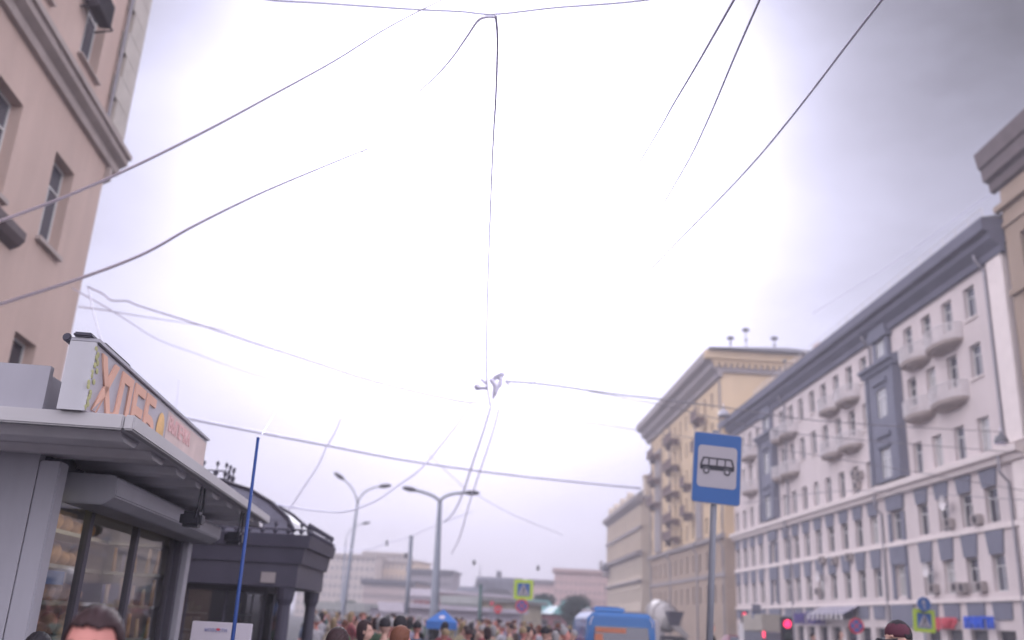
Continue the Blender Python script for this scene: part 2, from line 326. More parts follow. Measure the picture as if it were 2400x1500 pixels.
# ---------------------------------------------------------------- kiosk
def kiosk():
    K = (-3.54, 7.32); far = (-3.54 - .098, 7.32 + .995)
    rz = frame_rz(K, far)
    # local x: away along the street, local y: inward (left)
    r = empty('bread_kiosk', (*K, 0), rz, 'grey panelled bread kiosk with long canopy and glazed front', 'kiosk')
    Lk = 4.35
    # shell
    MB().box(-.35, -.25, .002, 3, 0, 2.78).box(Lk, Lk + .1, .002, 3, 0, 2.78).box(-.25, Lk, 2.9, 3, 0, 2.78).build('side_wall', M['kgrey'], r)
    MB().box(-.38, -.352, .25, 1.1, .1, 2.5).build('side_panel', M['klight'], r, bevel=.01)
    MB().box(-.35, -.18, -.16, -.002, 0, 2.72).build('corner_column', M['kgrey'], r, bevel=.01)
    MB().box(Lk - .1, Lk + .12, -.16, -.002, 0, 2.72).build('end_column', M['kgrey'], r, bevel=.01)
    MB().box(Lk - .22, Lk - .104, -.1, -.002, 0, 2.72).build('door_jamb', M['kdark'], r)
    MB().box(-.18, Lk - .22, -.02, .04, .1, .55).build('plinth_panel', M['kgrey'], r)
    MB().box(-.25, Lk, .04, 2.9, .02, .08).build('floor', M['kdark'], r)
    for k in range(3): MB().box(-.358, -.351, .55 + k * .8, .565 + k * .8, .1, 2.7).build('panel_joint', M['kdark'], r)
    # roof and canopy
    MB().box(-.35, Lk + .1, .0, 3.0, 2.863, 2.9).build('roof', M['kgrey'], r)
    c = MB().box(-1.42, 5.0, -.9, .0, 2.82, 2.86).box(-1.42, -.004, .0, 3.0, 2.82, 2.86); c.build('canopy', M['krib'], r)
    ribs = MB()
    for k in range(9):
        x = -1.3 + k * .78; ribs.prism([(x, 2.817), (x + .1, 2.765), (x + .36, 2.765), (x + .46, 2.817)], -.84, (-.003 if x > -.4 else 2.9), 'y')
    ribs.build('canopy_ribs', M['krib'], r)
    MB().box(-1.48, 5.05, -.97, -.905, 2.80, 2.9).build('canopy_fascia', M['kcan'], r, bevel=.01)
    MB().box(-1.48, -1.423, -.9, 3.0, 2.80, 2.9).build('canopy_end_trim', M['kcan'], r, bevel=.01)
    MB().box(-1.42, -1.36, -.36, 3.0, 2.9, 3.2).build('parapet', M['kgrey'], r)
    p = MB().box(-1.35, Lk, -.3, -.25, 2.9, 3.18); p.build('rear_parapet', M['kgrey'], r)
    # roller shutter box
    MB().prism([(-.05, 2.46), (-.05, 2.70), (-.42, 2.70), (-.46, 2.66), (-.46, 2.53), (-.36, 2.46)], .1, Lk + .2, 'x').build('shutter_box', M['kgrey'], r, bevel=.01)
    MB().box(-.25, Lk, -.035, .035, 2.625, 2.818).build('lintel', M['kdark'], r)
    # glazing
    xs = [-.18, 1.0, 2.5, Lk - .22]
    for a, b in zip(xs, xs[1:]):
        g = MB().box(a, a + .05, -.03, .03, .56, 2.62).box(b - .05, b, -.03, .03, .56, 2.62).box(a + .05, b - .05, -.03, .03, .56, .62).box(a + .05, b - .05, -.03, .03, 2.55, 2.62)
        w = g.build('shop_window', M['kdark'], r)
        MB().add([(a + .05, 0, .62), (b - .05, 0, .62), (b - .05, 0, 2.55), (a + .05, 0, 2.55)], [(0, 1, 2, 3)]).build('pane', M['kpane'], w)
    # inside: back panel, shelves, loaves, tube
    MB().box(-.2, Lk - .1, 1.2, 1.25, .1, 2.7).build('back_panel', M['interior'], r)
    sh = MB()
    for z in (.95, 1.3, 1.66, 2.02, 2.36): sh.box(-.15, Lk - .15, .72, 1.19, z, z + .04)
    sh.build('shelf', M['shelf'], r)
    MB().box(.0, 2.6, .66, .70, 1.86, 1.99).build('blue_reflection_strip', M['signblue'], r)  # blue strip stands in for an awning mirrored in the glass
    MB().box(.0, 1.3, .66, .70, 1.74, 1.82).build('orange_reflection_strip', M['posteror'], r)  # orange strip stands in for the colour mirrored beneath it
    for z in (.99, 1.34, 1.70, 2.06, 2.40):
        lv = MB(); x = -.1
        while x < Lk - .5:
            w = rnd.uniform(.12, .26); hh = rnd.uniform(.07, .13); lv.ball((x + w / 2, .95, z + hh), 1, 8, (w / 2, .1, hh)); x += w + rnd.uniform(.02, .1)
        lv.build('loaves', M['bread'], r, smooth=True)
    tb = MB().cyl((-.1, .4, 2.52), (.5, .4, 2.52), .03).build('tube_lamp', M['lampy'], r)
    ld = bpy.data.lights.new('tube_light', 'AREA'); ld.shape = 'RECTANGLE'; ld.size = 3.4; ld.size_y = .2; ld.energy = 8; ld.color = (1, .88, .66)
    lo = bpy.data.objects.new('tube_light', ld); COL.objects.link(lo); lo.parent = r; lo.location = (2.0, .35, 2.60); lo.rotation_euler = (rad(25), 0, 0)
    sh = MB()
    for z in (.95, 1.3, 1.66, 2.02, 2.36): sh.box(Lk - .40, Lk - .02, .08, .70, z, z + .035)
    sh.build('shelf', M['shelf'], r)
    for z in (.985, 1.335, 1.695, 2.055):
        for m_, sp in (('bread', .0), ('interior', .11), ('posterb', .27)):
            lv = MB(); y = .12 + sp
            while y < .66:
                hh = rnd.uniform(.09, .15); x = Lk - .3 + rnd.uniform(-.05, .05); lv.tube([(x, y, z), (x, y + rnd.uniform(-.02, .02), z + hh * 2)], [.028, .02], 7); y += rnd.uniform(.12, .3)
            lv.build('loaves', M[m_], r, smooth=True)
    # flood lamps under the canopy edge
    for x in (1.35, 3.6):
        l = MB().box(x - .09, x + .09, -.9, -.70, 2.42, 2.56).build('flood_lamp', M['black'], r, bevel=.03)
        MB().tube([(x - .07, -.86, 2.79), (x - .1, -.86, 2.6), (x - .09, -.84, 2.5)], .012).tube([(x + .07, -.86, 2.79), (x + .1, -.86, 2.6), (x + .09, -.84, 2.5)], .012).build('bracket', M['black'], l)
    # sign board
    sg = MB().box(-1.50, 2.15, -.65, -.49, 2.9, 3.36); sgo = sg.build('sign_board', M['signgrey'], r, bevel=.008)
    MB().box(-1.52, 2.17, -.67, -.47, 3.363, 3.385).build('cap_trim', M['kgrey'], sgo)
    MB().box(-1.52, -1.503, -.655, -.485, 2.9, 3.36).build('end_panel', M['klight'], sgo)
    MB().box(-1.54, -1.35, -.62, -.50, 3.388, 3.42).cyl((-1.53, -.46, 3.38), (-1.35, -.46, 3.38), .03).box(-1.348, -.75, -.66, -.60, 3.388, 3.41).build('cap_cover', M['dark'], sgo, bevel=.01)
    # letters: face looks to local -y.  text x runs with local +x (reads left to right from the street? near -> far)
    R = Matrix.Rotation(rad(90), 4, 'X')
    text('lettering', 'ХЛЕБ', .50, M['orange'], sgo, .006, Matrix.Translation((-1.38, -.657, 2.945)) @ R, .014, 1.12)
    MB().ball((.31, -.655, 3.13), 1, 10, (.12, .008, .14)).ball((.36, -.656, 3.03), 1, 10, (.11, .008, .08)).build('loaf_picture', M['gold'], sgo)
    text('lettering', 'ВЫПЕЧКА', .17, M['pink'], sgo, .005, Matrix.Translation((.55, -.656, 3.17)) @ R, .004)
    text('lettering', 'СВЕЖАЯ', .15, M['orange'], sgo, .005, Matrix.Translation((.62, -.656, 2.97)) @ R, .003)
    MB().box(.5, 2.12, -.6535, -.6505, 2.94, 3.33).build('pink_print', M['pinkpale'], sgo)
    wp = MB()
    rr = random.Random(3)
    for k in range(16):
        z = 2.93 + k * .026; wp.ball((-1.47 + rr.uniform(-.05, .06), -.653, z), 1, 5, (.03, .004, .02))
    wp.build('wheat_picture', M['greenp'], sgo)
M['kpane'] = glass('kiosk_pane', refl=.36, trans=.8)
M['pinkpale'] = mat('pale_pink_print', (.60, .49, .47), var=.12, scale=3)
kiosk()

# ---------------------------------------------------------------- dark pavilion
def pavilion():
    # near face from (-9,16.6) to (-4.35,16.8); octagonal plan
    c = Vector((-6.55, 19.3, 0))
    r = empty('market_pavilion', c, 0, 'dark market pavilion with chamfered corners, crested metal roof and posts', 'pavilion')
    PLAN = [(3.1, -2.45), (3.0, .75), (1.6, 2.3), (-1.9, 2.3), (-3.2, 1.0), (-3.2, -1.4), (-2.3, -2.45), (.3, -2.45)]
    def octo(R): return [(x * R / 3.1, y * R / 3.1) for x, y in PLAN]
    def ring(b, R0, z0, R1, z1):
        a = octo(R0); d = octo(R1); b.add([(x, y, z0) for x, y in a] + [(x, y, z1) for x, y in d], [(i, (i + 1) % 8, (i + 1) % 8 + 8, i + 8) for i in range(8)])
    def slab(b, R0, z0, R1, z1):
        ring(b, R0, z0, R1, z1); b.add([(x, y, z0) for x, y in octo(R0)], [tuple(range(8))]); b.add([(x, y, z1) for x, y in octo(R1)], [tuple(range(8))])
    b = MB(); slab(b, 2.98, 2.1, 2.98, 2.5); slab(b, 3.04, 2.503, 3.08, 2.78); slab(b, 3.14, 2.783, 3.18, 3.0); b.build('fascia', M['dark'], r)
    b = MB(); slab(b, 2.85, 3.003, 2.8, 3.05); 
    prof = [(2.8, 3.05), (2.62, 3.3), (2.2, 3.6), (1.65, 3.87), (.85, 4.1)]
    for (a0, z0), (a1, z1) in zip(prof, prof[1:]): slab(b, a0, z0, a1, z1 - .002)
    b.build('roof', M['darkroof'], r)
    b = MB()
    for k in range(7):
        pts = [(*octo(R)[k], z + .03) for R, z in prof]; b.tube(pts, .035, 6)
    b.build('hip_ridges', M['dark'], r)
    b = MB(); slab(b, .95, 4.1, .95, 4.16); b.build('roof_curb', M['dark'], r)
    def crest(R, z, n, h, name):
        b = MB(); P = octo(R)
        for i in range(8):
            a = Vector((*P[i], z)); d = Vector((*P[(i + 1) % 8], z))
            b.tube([a + Vector((0, 0, h * .45)), d + Vector((0, 0, h * .45))], .015, 5)
            for k in range(n):
                p = a.lerp(d, (k + .5) / n); b.tube([p, p + Vector((0, 0, h))], [.014, .008], 5); b.ball(p + Vector((0, 0, h * .9)), .035, 6, (1, 1, 1.5)); b.ball(p + Vector((0, 0, h * .3)), .045, 6)
        b.build(name, M['dark'], r)
    crest(.92, 4.16, 3, .32, 'roof_cresting'); crest(3.10, 3.0, 12, .2, 'eave_cresting')
    for k in range(8):
        x, y = octo(2.78)[k]
        MB().lathe([(.16, 0), (.16, .3), (.12, .36), (.11, 1.8), (.15, 1.9), (.17, 2.09)], (x, y, 0), 12).build('post', M['dark'], r)
    # glazed core
    core = octo(2.35)
    b = MB(); slab(b, 2.38, 0, 2.38, .9); slab(b, 2.38, 2.0, 2.38, 2.175); b.build('core_wall', M['darkmid'], r)
    inn = MB(); slab(inn, 1.5, .0, 1.5, 2.17); inn.build('inner_wall', M['interior2'], r)
    for i in range(8):
        a = Vector((*octo(2.34)[i], 0)); d = Vector((*octo(2.34)[(i + 1) % 8], 0))
        fr = MB()
        for k in range(4): p = a.lerp(d, k / 3); fr.cyl((p.x, p.y, .9), (p.x, p.y, 2.0), .025, n=6)
        w = fr.build('shop_window', M['dark'], r)
        MB().add([(a.x, a.y, .91), (d.x, d.y, .91), (d.x, d.y, 1.99), (a.x, a.y, 1.99)], [(0, 1, 2, 3)]).build('pane', M['ppane'], w)
    # goods standing on a shelf inside
    rr = random.Random(5); cols = ['red', 'mustard', 'green', 'white', 'orange', 'teal', 'beige', 'pink']
    for z in (1.0, 1.3, 1.6):
        for ci in range(8):
            b = MB()
            for k in range(5):
                t = rad(200 + rr.uniform(0, 150)); R = 1.5
                b.box(R * math.cos(t) - .06, R * math.cos(t) + .06, R * math.sin(t) - .04, R * math.sin(t) + .04, z, z + rr.uniform(.1, .22))
            b.build('packets', CLOTH[cols[ci]], r)
        MB().lathe([(1.35, z - .03), (1.65, z - .03), (1.65, z - .003), (1.35, z - .003)], n=24).build('shelf', M['shelf'], r)
    P = octo(3.0); i = 7
    MB().box(2.35, 2.6, -2.385, -2.36, 2.16, 2.34).build('small_sign', M['greyst'], r)
M['ppane'] = glass('pavilion_pane', refl=.10, trans=.32)
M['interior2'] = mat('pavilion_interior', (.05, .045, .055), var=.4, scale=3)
pavilion()

# ---------------------------------------------------------------- white building
def drainpipe(r, x, z0, z1, y=.12, kink=None):
    pts = [(x, y + .5, z1), (x, y + .45, z1 - .3), (x, y, z1 - .9)]
    if kink: pts += [(x, y, kink + .5), (x, y + .42, kink + .1), (x, y + .42, kink - .7), (x, y, kink - 1.2)]
    pts += [(x, y, z0)]
    return MB().tube(pts, .085, 8).build('drainpipe', M['pipe'], r)
def ac_unit(r, x, z, y=.05):
    a = MB().box(x, x + .8, y, y + .32, z, z + .55).build('air_conditioner', M['ac'], r, bevel=.02)
    g = MB().lathe([(.22, 0), (.22, .02), (.18, .025)], (x + .3, y + .33, z + .28), 14, 'y').build('fan_grille', M['acd'], a)
def round_balcony(r, x0, x1, z, cx=None):
    n = 12; xc = (x0 + x1) / 2; w = (x1 - x0) / 2
    arc = [(xc - w * math.cos(math.pi * k / n), .02 + 1.0 * math.sin(math.pi * k / n) ** .7) for k in range(n + 1)]
    b = MB()
    for (s0, za, zb) in ((1, z - .1, z), (.95, z - .22, z - .102), (.75, z - .33, z - .222), (.5, z - .43, z - .332)):
        b.prism([(xc + (p[0] - xc) * s0, .003 + (p[1] - .02) * s0) for p in arc], za, zb, 'z')
    o = b.build('balcony', M['slab'], r)
    q = MB()
    q.tube([(p[0], p[1], z + .95) for p in arc], .045, 6); q.tube([(p[0], p[1], z + .1) for p in arc], .02, 6)
    for i in range(n):
        for f in (0, .33, .66):
            a, c = arc[i], arc[i + 1]; x, y = a[0] + (c[0] - a[0]) * f, a[1] + (c[1] - a[1]) * f; q.cyl((x, y, z), (x, y, z + .95), .022, n=4, cap=False)
    q.build('railing', M['rail'], o)
def white_building():
    A = (26.9, 46.6); B = (25.45, 101.4)
    r = empty('white_building', (*A, 0), frame_rz(A, B), 'long white six-storey building with blue-grey cornice, bays and panels', 'building')
    bays = ((13.2, 18.0), (39.6, 44.2)); Lw = 57.0
    cols = [3.9, 6.75, 9.6, 12.0] ; cols = [3.7, 6.5, 9.3, 12.0, 20.4, 23.1, 25.8, 28.7, 31.5, 34.2, 37.1, 46.4, 49.0, 51.6, 54.2]
    cols = [3.9, 6.6, 9.3, 11.9, 19.3, 22.0, 24.7, 27.5, 30.2, 33.0, 35.7, 38.3, 45.9, 48.6, 51.3, 54.0]
    ops = []; rows = [(19.85, 21.75, .62), (16.3, 18.25, .62), (12.0, 13.95, .62), (8.1, 10.0, .66), (4.5, 6.4, .66)]
    for c in cols:
        for z0, z1, hw in rows: ops.append((c - hw, c + hw, z0, z1))
    for b0, b1 in bays:
        c = (b0 + b1) / 2
        for z0, z1 in ((8.1, 10.0), (4.5, 6.4)): ops.append((c - .75, c + .75, z0, z1))
    for c in cols:
        ops.append((c - .9, c + .9, .3, 2.5))
    wall_mesh(Lw, 0, 22.9, 13, ops, .32).build('wall', M['white'], r)
    for o in ops:
        if o[3] < 3: window(r, *o, pane=rnd.choice(['pane', 'pane_m', 'pane']), rev=.32, name='shop_window', frame='kdark')
        else: window(r, *o, pane=anypane(), rev=.30, frame='frame_w')
    # cornice
    cp = [(0.003, 22.35), (.25, 22.35), (.3, 22.75), (.75, 23.15), (.8, 23.5), (1.15, 23.62), (1.2, 24.3), (-13.0, 24.35), (-13.0, 22.95), (0.003, 22.95)]
    MB().prism(cp, -.25, Lw, 'x').build('cornice', M['cornice'], r)
    MB().prism([(-13, 24.36), (1.1, 24.36), (-6, 26.0)], -.2, Lw, 'x').build('roof', M['roofm'], r)
    q = MB()
    q.tube([(0, .9, 25.0), (44, .9, 25.0)], .025, 5); q.tube([(0, .9, 24.7), (44, .9, 24.7)], .02, 5)
    for k in range(30): q.cyl((k * 1.5, .9, 24.3), (k * 1.5, .9, 25.02), .025, n=5)
    q.build('roof_railing', M['rail'], r)
    # belt cornice with white mouldings
    MB().prism([(.003, 10.98), (.3, 11.05), (.38, 11.3), (.62, 11.4), (.66, 11.75), (.003, 11.98)], 0, Lw, 'x').build('belt_cornice', M['wtrim'], r)
    MB().box(0, Lw, .003, .14, 7.7, 7.98).box(0, Lw, .003, .16, 3.98, 4.2).box(.0, 1.5, .003, .16, 11.99, 22.33).box(0, 1.3, .003, .16, .0, 3.97).box(0, 1.3, .003, .16, 4.21, 7.69).box(0, 1.3, .003, .16, 7.99, 10.97).build('string_course', M['wtrim'], r)
    # tapering blue-grey panels above windows
    for c in cols:
        MB().prism([(c - .9, 10.97), (c + .9, 10.97), (c + .68, 10.02), (c - .68, 10.02)], .003, .10, 'y').build('keystone_panel', M['blue'], r)
        MB().prism([(c - .9, 7.69), (c + .9, 7.69), (c + .68, 6.42), (c - .68, 6.42)], .003, .10, 'y').build('keystone_panel', M['blue'], r)
    for c in cols: MB().prism([(c - .95, 3.95), (c + .95, 3.95), (c + .85, 3.05), (c - .85, 3.05)], .003, .09, 'y').build('keystone_panel', M['blue'], r)
    for c in cols:
        if c in (6.6, 9.3, 22.0, 24.7, 35.7, 38.3): continue
        MB().box(c - .72, c + .72, .003, .1, 19.72, 19.83).build('sill', M['wtrim'], r); MB().box(c - .72, c + .72, .003, .1, 16.17, 16.28).build('sill', M['wtrim'], r)
    # blue-grey bays
    for b0, b1 in bays:
        c = (b0 + b1) / 2
        bo = [(c - .8, c + .8, 12.2, 14.2), (c - .8, c + .8, 16.4, 18.4)]
        bo = [(x0 - b0, x1 - b0, z0, z1) for x0, x1, z0, z1 in bo]
        w = wall_mesh(b1 - b0, 11.985, 19.6, .45, bo, .2); w.xf(Matrix.Translation((b0, .45, 0)))
        by = w.build('bay', M['blue'], r)
        for x0, x1, z0, z1 in bo: window(by, x0 + b0, x1 + b0, z0, z1, y=.45, pane='pane_l', rev=.18)
        MB().prism([(.003, 19.6), (.6, 19.62), (.7, 19.9), (.9, 20.0), (.9, 20.2), (.003, 20.5)], b0 - .3, b1 + .3, 'x').build('bay_cornice', M['bluet'], by)
        d = MB().box(b0 + .1, b0 + .45, .453, .58, 12, 19.58).box(b1 - .45, b1 - .1, .453, .58, 12, 19.58)
        for z in (15.0, 18.75): d.box(c - 1.1, c + 1.1, .453, .62, z, z + .3)
        d.box(c - 1, c + 1, .453, .58, 14.3, 14.5); d.build('pilaster', M['bluet'], by)
        ho = [(.55, 1.95, 20.75, 22.0)]
        w = wall_mesh(2.5, 20.3, 22.3, .28, ho, .2); w.xf(Matrix.Translation((c - 1.25, .3, 0))); at = w.build('attic_window_surround', M['blue'], by)
        window(at, c - 1.25 + .55, c - 1.25 + 1.95, 20.75, 22.0, y=.3, pane='pane_l', rev=.16)
        MB().prism([(c - 1.5, 22.0), (c + 1.5, 22.0), (c + 1.2, 22.9), (c - 1.2, 22.9)], .02, .5, 'y').build('attic_cap', M['bluet'], at)
        MB().prism([(c - 1.3, 10.97), (c + 1.3, 10.97), (c + 1.15, 10.05), (c - 1.15, 10.05)], .003, .2, 'y').box(c - 1.2, c - .78, .003, .12, 4.3, 9.9).box(c + .78, c + 1.2, .003, .12, 4.3, 9.9).box(c - 1.15, c + 1.15, .125, .2, 6.5, 7.68).box(c - 1.6, c + 1.6, .003, .2, 2.6, 3.97).build('bay_panel', M['blue'], r)
    for x0, x1 in ((5.0, 8.7), (8.9, 12.2), (20.2, 23.6), (23.8, 27.2), (33.9, 37.3), (37.4, 39.4), (46.2, 50.0)):
        for z in (19.0, 15.45): round_balcony(r, x0, x1, z)
    for x in (1.9, 19.0 - 1.2, 37.0, 56.5): drainpipe(r, x - 0.05, .2, 22.9, kink=11.2)
    for x, z in ((7.9, 4.55), (7.1, 4.5), (10.6, 4.55), (5.2, 4.5), (8.0, 8.2), (21.0, 12.2), (20.4, 12.9), (21.3, 13.1), (23.3, 7.2), (26.2, 7.1), (28.8, 7.3), (30.1, 4.9), (4.9, 8.1)): ac_unit(r, x, z)
    for x, z in ((10.9, 4.9), (8.1, 8.6), (29.2, 5.3)):
        MB().lathe([(.02, .45), (.3, .52), (.42, .65), (.43, .66), (.02, .47)], (x, 0, z + 1.0), 16, 'y').tube([(x, .0, z + .7), (x, .4, z + .9), (x, .48, z + 1.0)], .02).build('satellite_dish', M['rail'], r)
    # chimneys and aerials on the roof
    for x in (31, 48): MB().box(x, x + 1.2, -3.4, -2.2, 25, 26.6).box(x - .1, x + 1.3, -3.5, -2.1, 26.603, 26.8).build('chimney', M['pinkb'], r)
    sx = 31.5
    MB().tube([(36, .2, 24.3), (36, .2, 26.0)], .04).ball((36, .2, 26.1), .22, 8, (1.6, .6, .6)).build('roof_aerial', M['lamp'], r)
    # shop lettering above the ground floor (faces the street, +y; reading from far to near)
    Rt = Matrix.Rotation(rad(180), 4, 'Z') @ Matrix.Rotation(rad(90), 4, 'X')
    text('red_lettering', 'ЦЕНТР', .78, M['redl'], r, .06, Matrix.Translation((11.1, .32, 2.55)) @ Rt, .03, 1.05)
    text('blue_lettering', 'КНИГИ', .80, M['bluel'], r, .06, Matrix.Translation((7.5, .32, 2.6)) @ Rt, .03, 1.1)
    text('purple_lettering', 'МАГАЗИН', 1.15, M['navy'], r, .06, Matrix.Translation((35.6, .5, 2.65)) @ Rt, .03, 1.25)
    # striped awning
    aw = MB().add([(22.6, .1, 4.0), (30.2, .1, 4.0), (30.2, 1.3, 3.35), (22.6, 1.3, 3.35), (22.6, .1, 3.96), (30.2, .1, 3.96), (30.2, 1.3, 3.31), (22.6, 1.3, 3.31)], [(0, 1, 2, 3), (4, 5, 6, 7), (3, 2, 6, 7), (0, 3, 7, 4), (1, 2, 6, 5)]).build('awning', M['navyd'], r)
    st = MB()
    for k in range(8):
        x = 22.9 + k * .95; st.add([(x, .1, 4.006), (x + .4, .1, 4.006), (x + .4, 1.306, 3.354), (x, 1.306, 3.354)], [(0, 1, 2, 3)])
        st.add([(x, 1.308, 3.35), (x + .4, 1.308, 3.35), (x + .4, 1.308, 2.95), (x, 1.308, 2.95)], [(0, 1, 2, 3)])
    st.build('stripes', M['rail'], aw)
M['navyd'] = mat('navy_awning', (.07, .065, .17), rough=.7)
white_building()

# ---------------------------------------------------------------- yellow building
def yellow_building():
    A = (24.4, 101.8); B = (22.95, 143.5); Ly = 41.5
    r = empty('yellow_building', (*A, 0), frame_rz(A, B), 'tall yellow eight-storey building with dark balconies behind the bus stop sign', 'building')
    cols = [1.3 + 3.3 * k for k in range(13)]; cols = [c for c in cols if c < 41]
    rowz = [(26.6, 28.6), (23.0, 25.0), (19.4, 21.4), (15.8, 17.8), (12.4, 14.3), (8.4, 10.4), (4.6, 6.6)]
    ops = [(c - .55, c + .55, a, b) for c in cols for a, b in rowz]
    wall_mesh(Ly, 11.4, 30, 16, [o for o in ops if o[2] > 11], .3).build('wall', M['yellow'], r)
    w = wall_mesh(Ly, 0, 11.39, 16, [o for o in ops if o[2] < 11], .3); w.build('lower_wall', M['yellowd'], r)
    for o in ops: window(r, *o, pane=rnd.choice(['pane', 'pane', 'pane_m']), rev=.28, simple=True, mull=False, frame='greyst')
    cp = [(.003, 29.4), (.4, 29.5), (.5, 30.0), (1.2, 30.5), (1.3, 31.1), (2.0, 31.4), (2.1, 32.3), (-16.5, 32.35), (-16.5, 30.01), (.003, 30.01)]
    MB().prism(cp, -.4, Ly + 1.9, 'x').build('cornice', M['greyst'], r)
    MB().box(-1.1, -.403, -16, 2.15, 31.35, 32.3).box(-.75, -.403, -16, 1.2, 30.95, 31.348).build('cornice_return', M['yellow'], r)
    dt = MB()
    for k in range(22): dt.box(-.72, -.403, .6 - k * .7, .95 - k * .7, 30.5, 30.945)
    dt.build('dentils', M['yellow'], r)
    MB().prism([(-16, 32.36), (1.9, 32.36), (-7, 32.8)], -2, Ly + 1.5, 'x').build('roof', M['roofm'], r)
    MB().prism([(.003, 11.3), (.4, 11.4), (.45, 11.8), (.003, 12.0)], 0, Ly, 'x').box(0, Ly, .003, .15, 7.4, 7.8).build('belt_cornice', M['greyst'], r)
    # grey ornamented strips and balconies
    MB().box(33.2, 37.2, .003, .35, 12.1, 27.0).build('ornament_strip', M['greyst'], r); MB().box(9.5, 12.0, .003, .3, 12.1, 18.0).build('ornament_strip', M['greyst'], r)
    for x0, x1, zs in ((6.4, 9.6, (25.9, 22.3)), (20.4, 26.0, (25.9, 22.3, 18.8, 15.2, 12.9)), (32.9, 37.6, (25.9, 22.3, 18.8)), (13.0, 15.6, (18.8, 15.2))):
        for z in zs:
            o = MB().box(x0, x1, .36, 1.5, z, z + .25).box(x0 + .3, x0 + .7, .36, 1.1, z - .6, z - .003).box(x1 - .7, x1 - .3, .36, 1.1, z - .6, z - .003).build('balcony', M['brown'], r)
            q = MB().box(x0, x1, 1.42, 1.5, z + 1.1, z + 1.2)
            for k in range(int((x1 - x0) / .3) + 1): q.box(x0 + k * .3, x0 + k * .3 + .14, 1.43, 1.49, z + .252, z + 1.1)
            q.build('railing', M['brown'], o)
    for x in (.6, 12.4, 27.6, 41.0): drainpipe(r, x, .2, 29.9, kink=11.6)
    for x, y, h in ((-1.5, -2.5, 2.2), (-1.5, -5.8, 1.4), (-1.8, -.6, 1.0)):
        MB().tube([(x, y, 32.3), (x, y, 32.5 + h)], .05).ball((x, y, 32.6 + h), .3, 8, (1.3, 1.5, .8)).ball((x, y, 32.5 + h * .5), .16, 6).build('roof_aerial', M['lamp'], r)
    MB().box(-1.0, .3, -12.5, -11, 32.35, 34).build('chimney', M['pinkb'], r)
    MB().box(1.2, 2.5, -10.5, -8.8, 32.35, 33.6).build('roof_vent', M['lamp'], r)
yellow_building()

def facade_building(name, label, px0, px1, Y0, Y1, top, wallm, floors, ncol, y_base=None, roofm='roofm', win='pane_m', trim='greyst', cat='building', depth=12, ww=.5, tops=None, ground_z=0, hr=0.5):
    """px0: right/near end column, px1: left end; outward faces camera or street"""
    A = ground(px0, Y0); B = ground(px1, Y1); Lx = (B - A).length
    r = empty(name, A, frame_rz(A, B), label, cat)
    fh = top / floors; cw = Lx / ncol; ops = []
    for j in range(floors):
        for i in range(ncol):
            c = cw * (i + .5); ops.append((c - cw * ww * .5, c + cw * ww * .5, fh * (j + .28), fh * (j + .28 + hr)))
    wall_mesh(Lx, 0, top, depth, ops, .35).build('wall', M[wallm], r)
    for o in ops: window(r, *o, pane=win, rev=.3, simple=True, mull=False, frame=trim)
    MB().prism([(.003, top - .9), (.5, top - .4), (.6, top + .003), (-depth, top + .003), (-depth, top + .3), (.75, top + .3), (.75, top - .3), (.4, top - .9)][:0] or [(.003, top - .8), (.5, top - .35), (.7, top + .35), (-depth - .4, top + .35), (-depth - .4, top + .004), (.003, top + .004)], -.5, Lx + .5, 'x').build('cornice', M[trim], r)
    return r, Lx, top
# third building on the right
def third_building():
    A = (22.0, 146.5); B = (21.3, 186.0); Lz = 39.5
    r = empty('corner_building', (*A, 0), frame_rz(A, B), 'ornate beige building with arched attic roof at the far end of the right row', 'building')
    cols = [2 + 3.2 * k for k in range(12)]
    ops = [(c - .7, c + .7, a, b) for c in cols for a, b in ((17.6, 19.6), (13.2, 15.4), (9.4, 11.4), (5.4, 7.4), (1, 4))]
    wall_mesh(Lz, 0, 21, 14, ops, .4).build('wall', M['beige'], r)
    for o in ops: window(r, *o, pane='pane_m', rev=.34, simple=True, mull=False, frame='greyst')
    for k in range(13): MB().box(.15 + 3.2 * k, .65 + 3.2 * k, .003, .3, 13.2, 20.1).build('pilaster', M['beige'], r)
    MB().prism([(.003, 20.2), (.6, 20.6), (1.1, 21.0), (1.1, 21.5), (-14.3, 21.5), (-14.3, 21.01), (.003, 21.01)], -.8, Lz + 1, 'x').build('cornice', M['greyst'], r)
    MB().prism([(.003, 12.2), (.9, 12.4), (1.0, 12.9), (.003, 13.1)], -.5, Lz + 1, 'x').prism([(.003, 16.3), (.5, 16.4), (.5, 16.8), (.003, 16.9)], -.3, Lz + .5, 'x').prism([(.003, 8.2), (.6, 8.4), (.6, 8.7), (.003, 8.8)], -.3, Lz + .5, 'x').build('string_course', M['greyst'], r)
    rf = MB().prism([(0, 21.5), (0, 22.4), (-1.5, 23.6), (-6, 24.2), (-12, 23.6), (-14, 22.4), (-14, 21.5)], 4, Lz - 6, 'x').build('roof', M['roofm'], r)
    MB().box(.5, 2.5, -2, -.6, 21.503, 24.6).box(.3, 2.7, -2.2, -.4, 24.603, 24.9).build('chimney', M['beige'], r)
    for x in (12, 20, 28, 35): MB().prism([(x - 1.2, 21.51), (x + 1.2, 21.51), (x + 1.1, 22.8), (x, 23.5), (x - 1.1, 22.8)], -.6, .5, 'y').build('dormer', M['beige'], r)
    MB().tube([(5, -3, 24), (5, -3, 28)], .06).build('roof_aerial', M['lamp'], r)
    o = MB().box(Lz - 4, Lz + .5, .003, 1.6, 12.0, 12.4).box(Lz - 4, Lz + .5, 1.5, 1.6, 12.4, 13.5).box(Lz - 3.6, Lz, .003, 1.0, 10.6, 11.99).build('balcony', M['greyst'], r)
third_building()
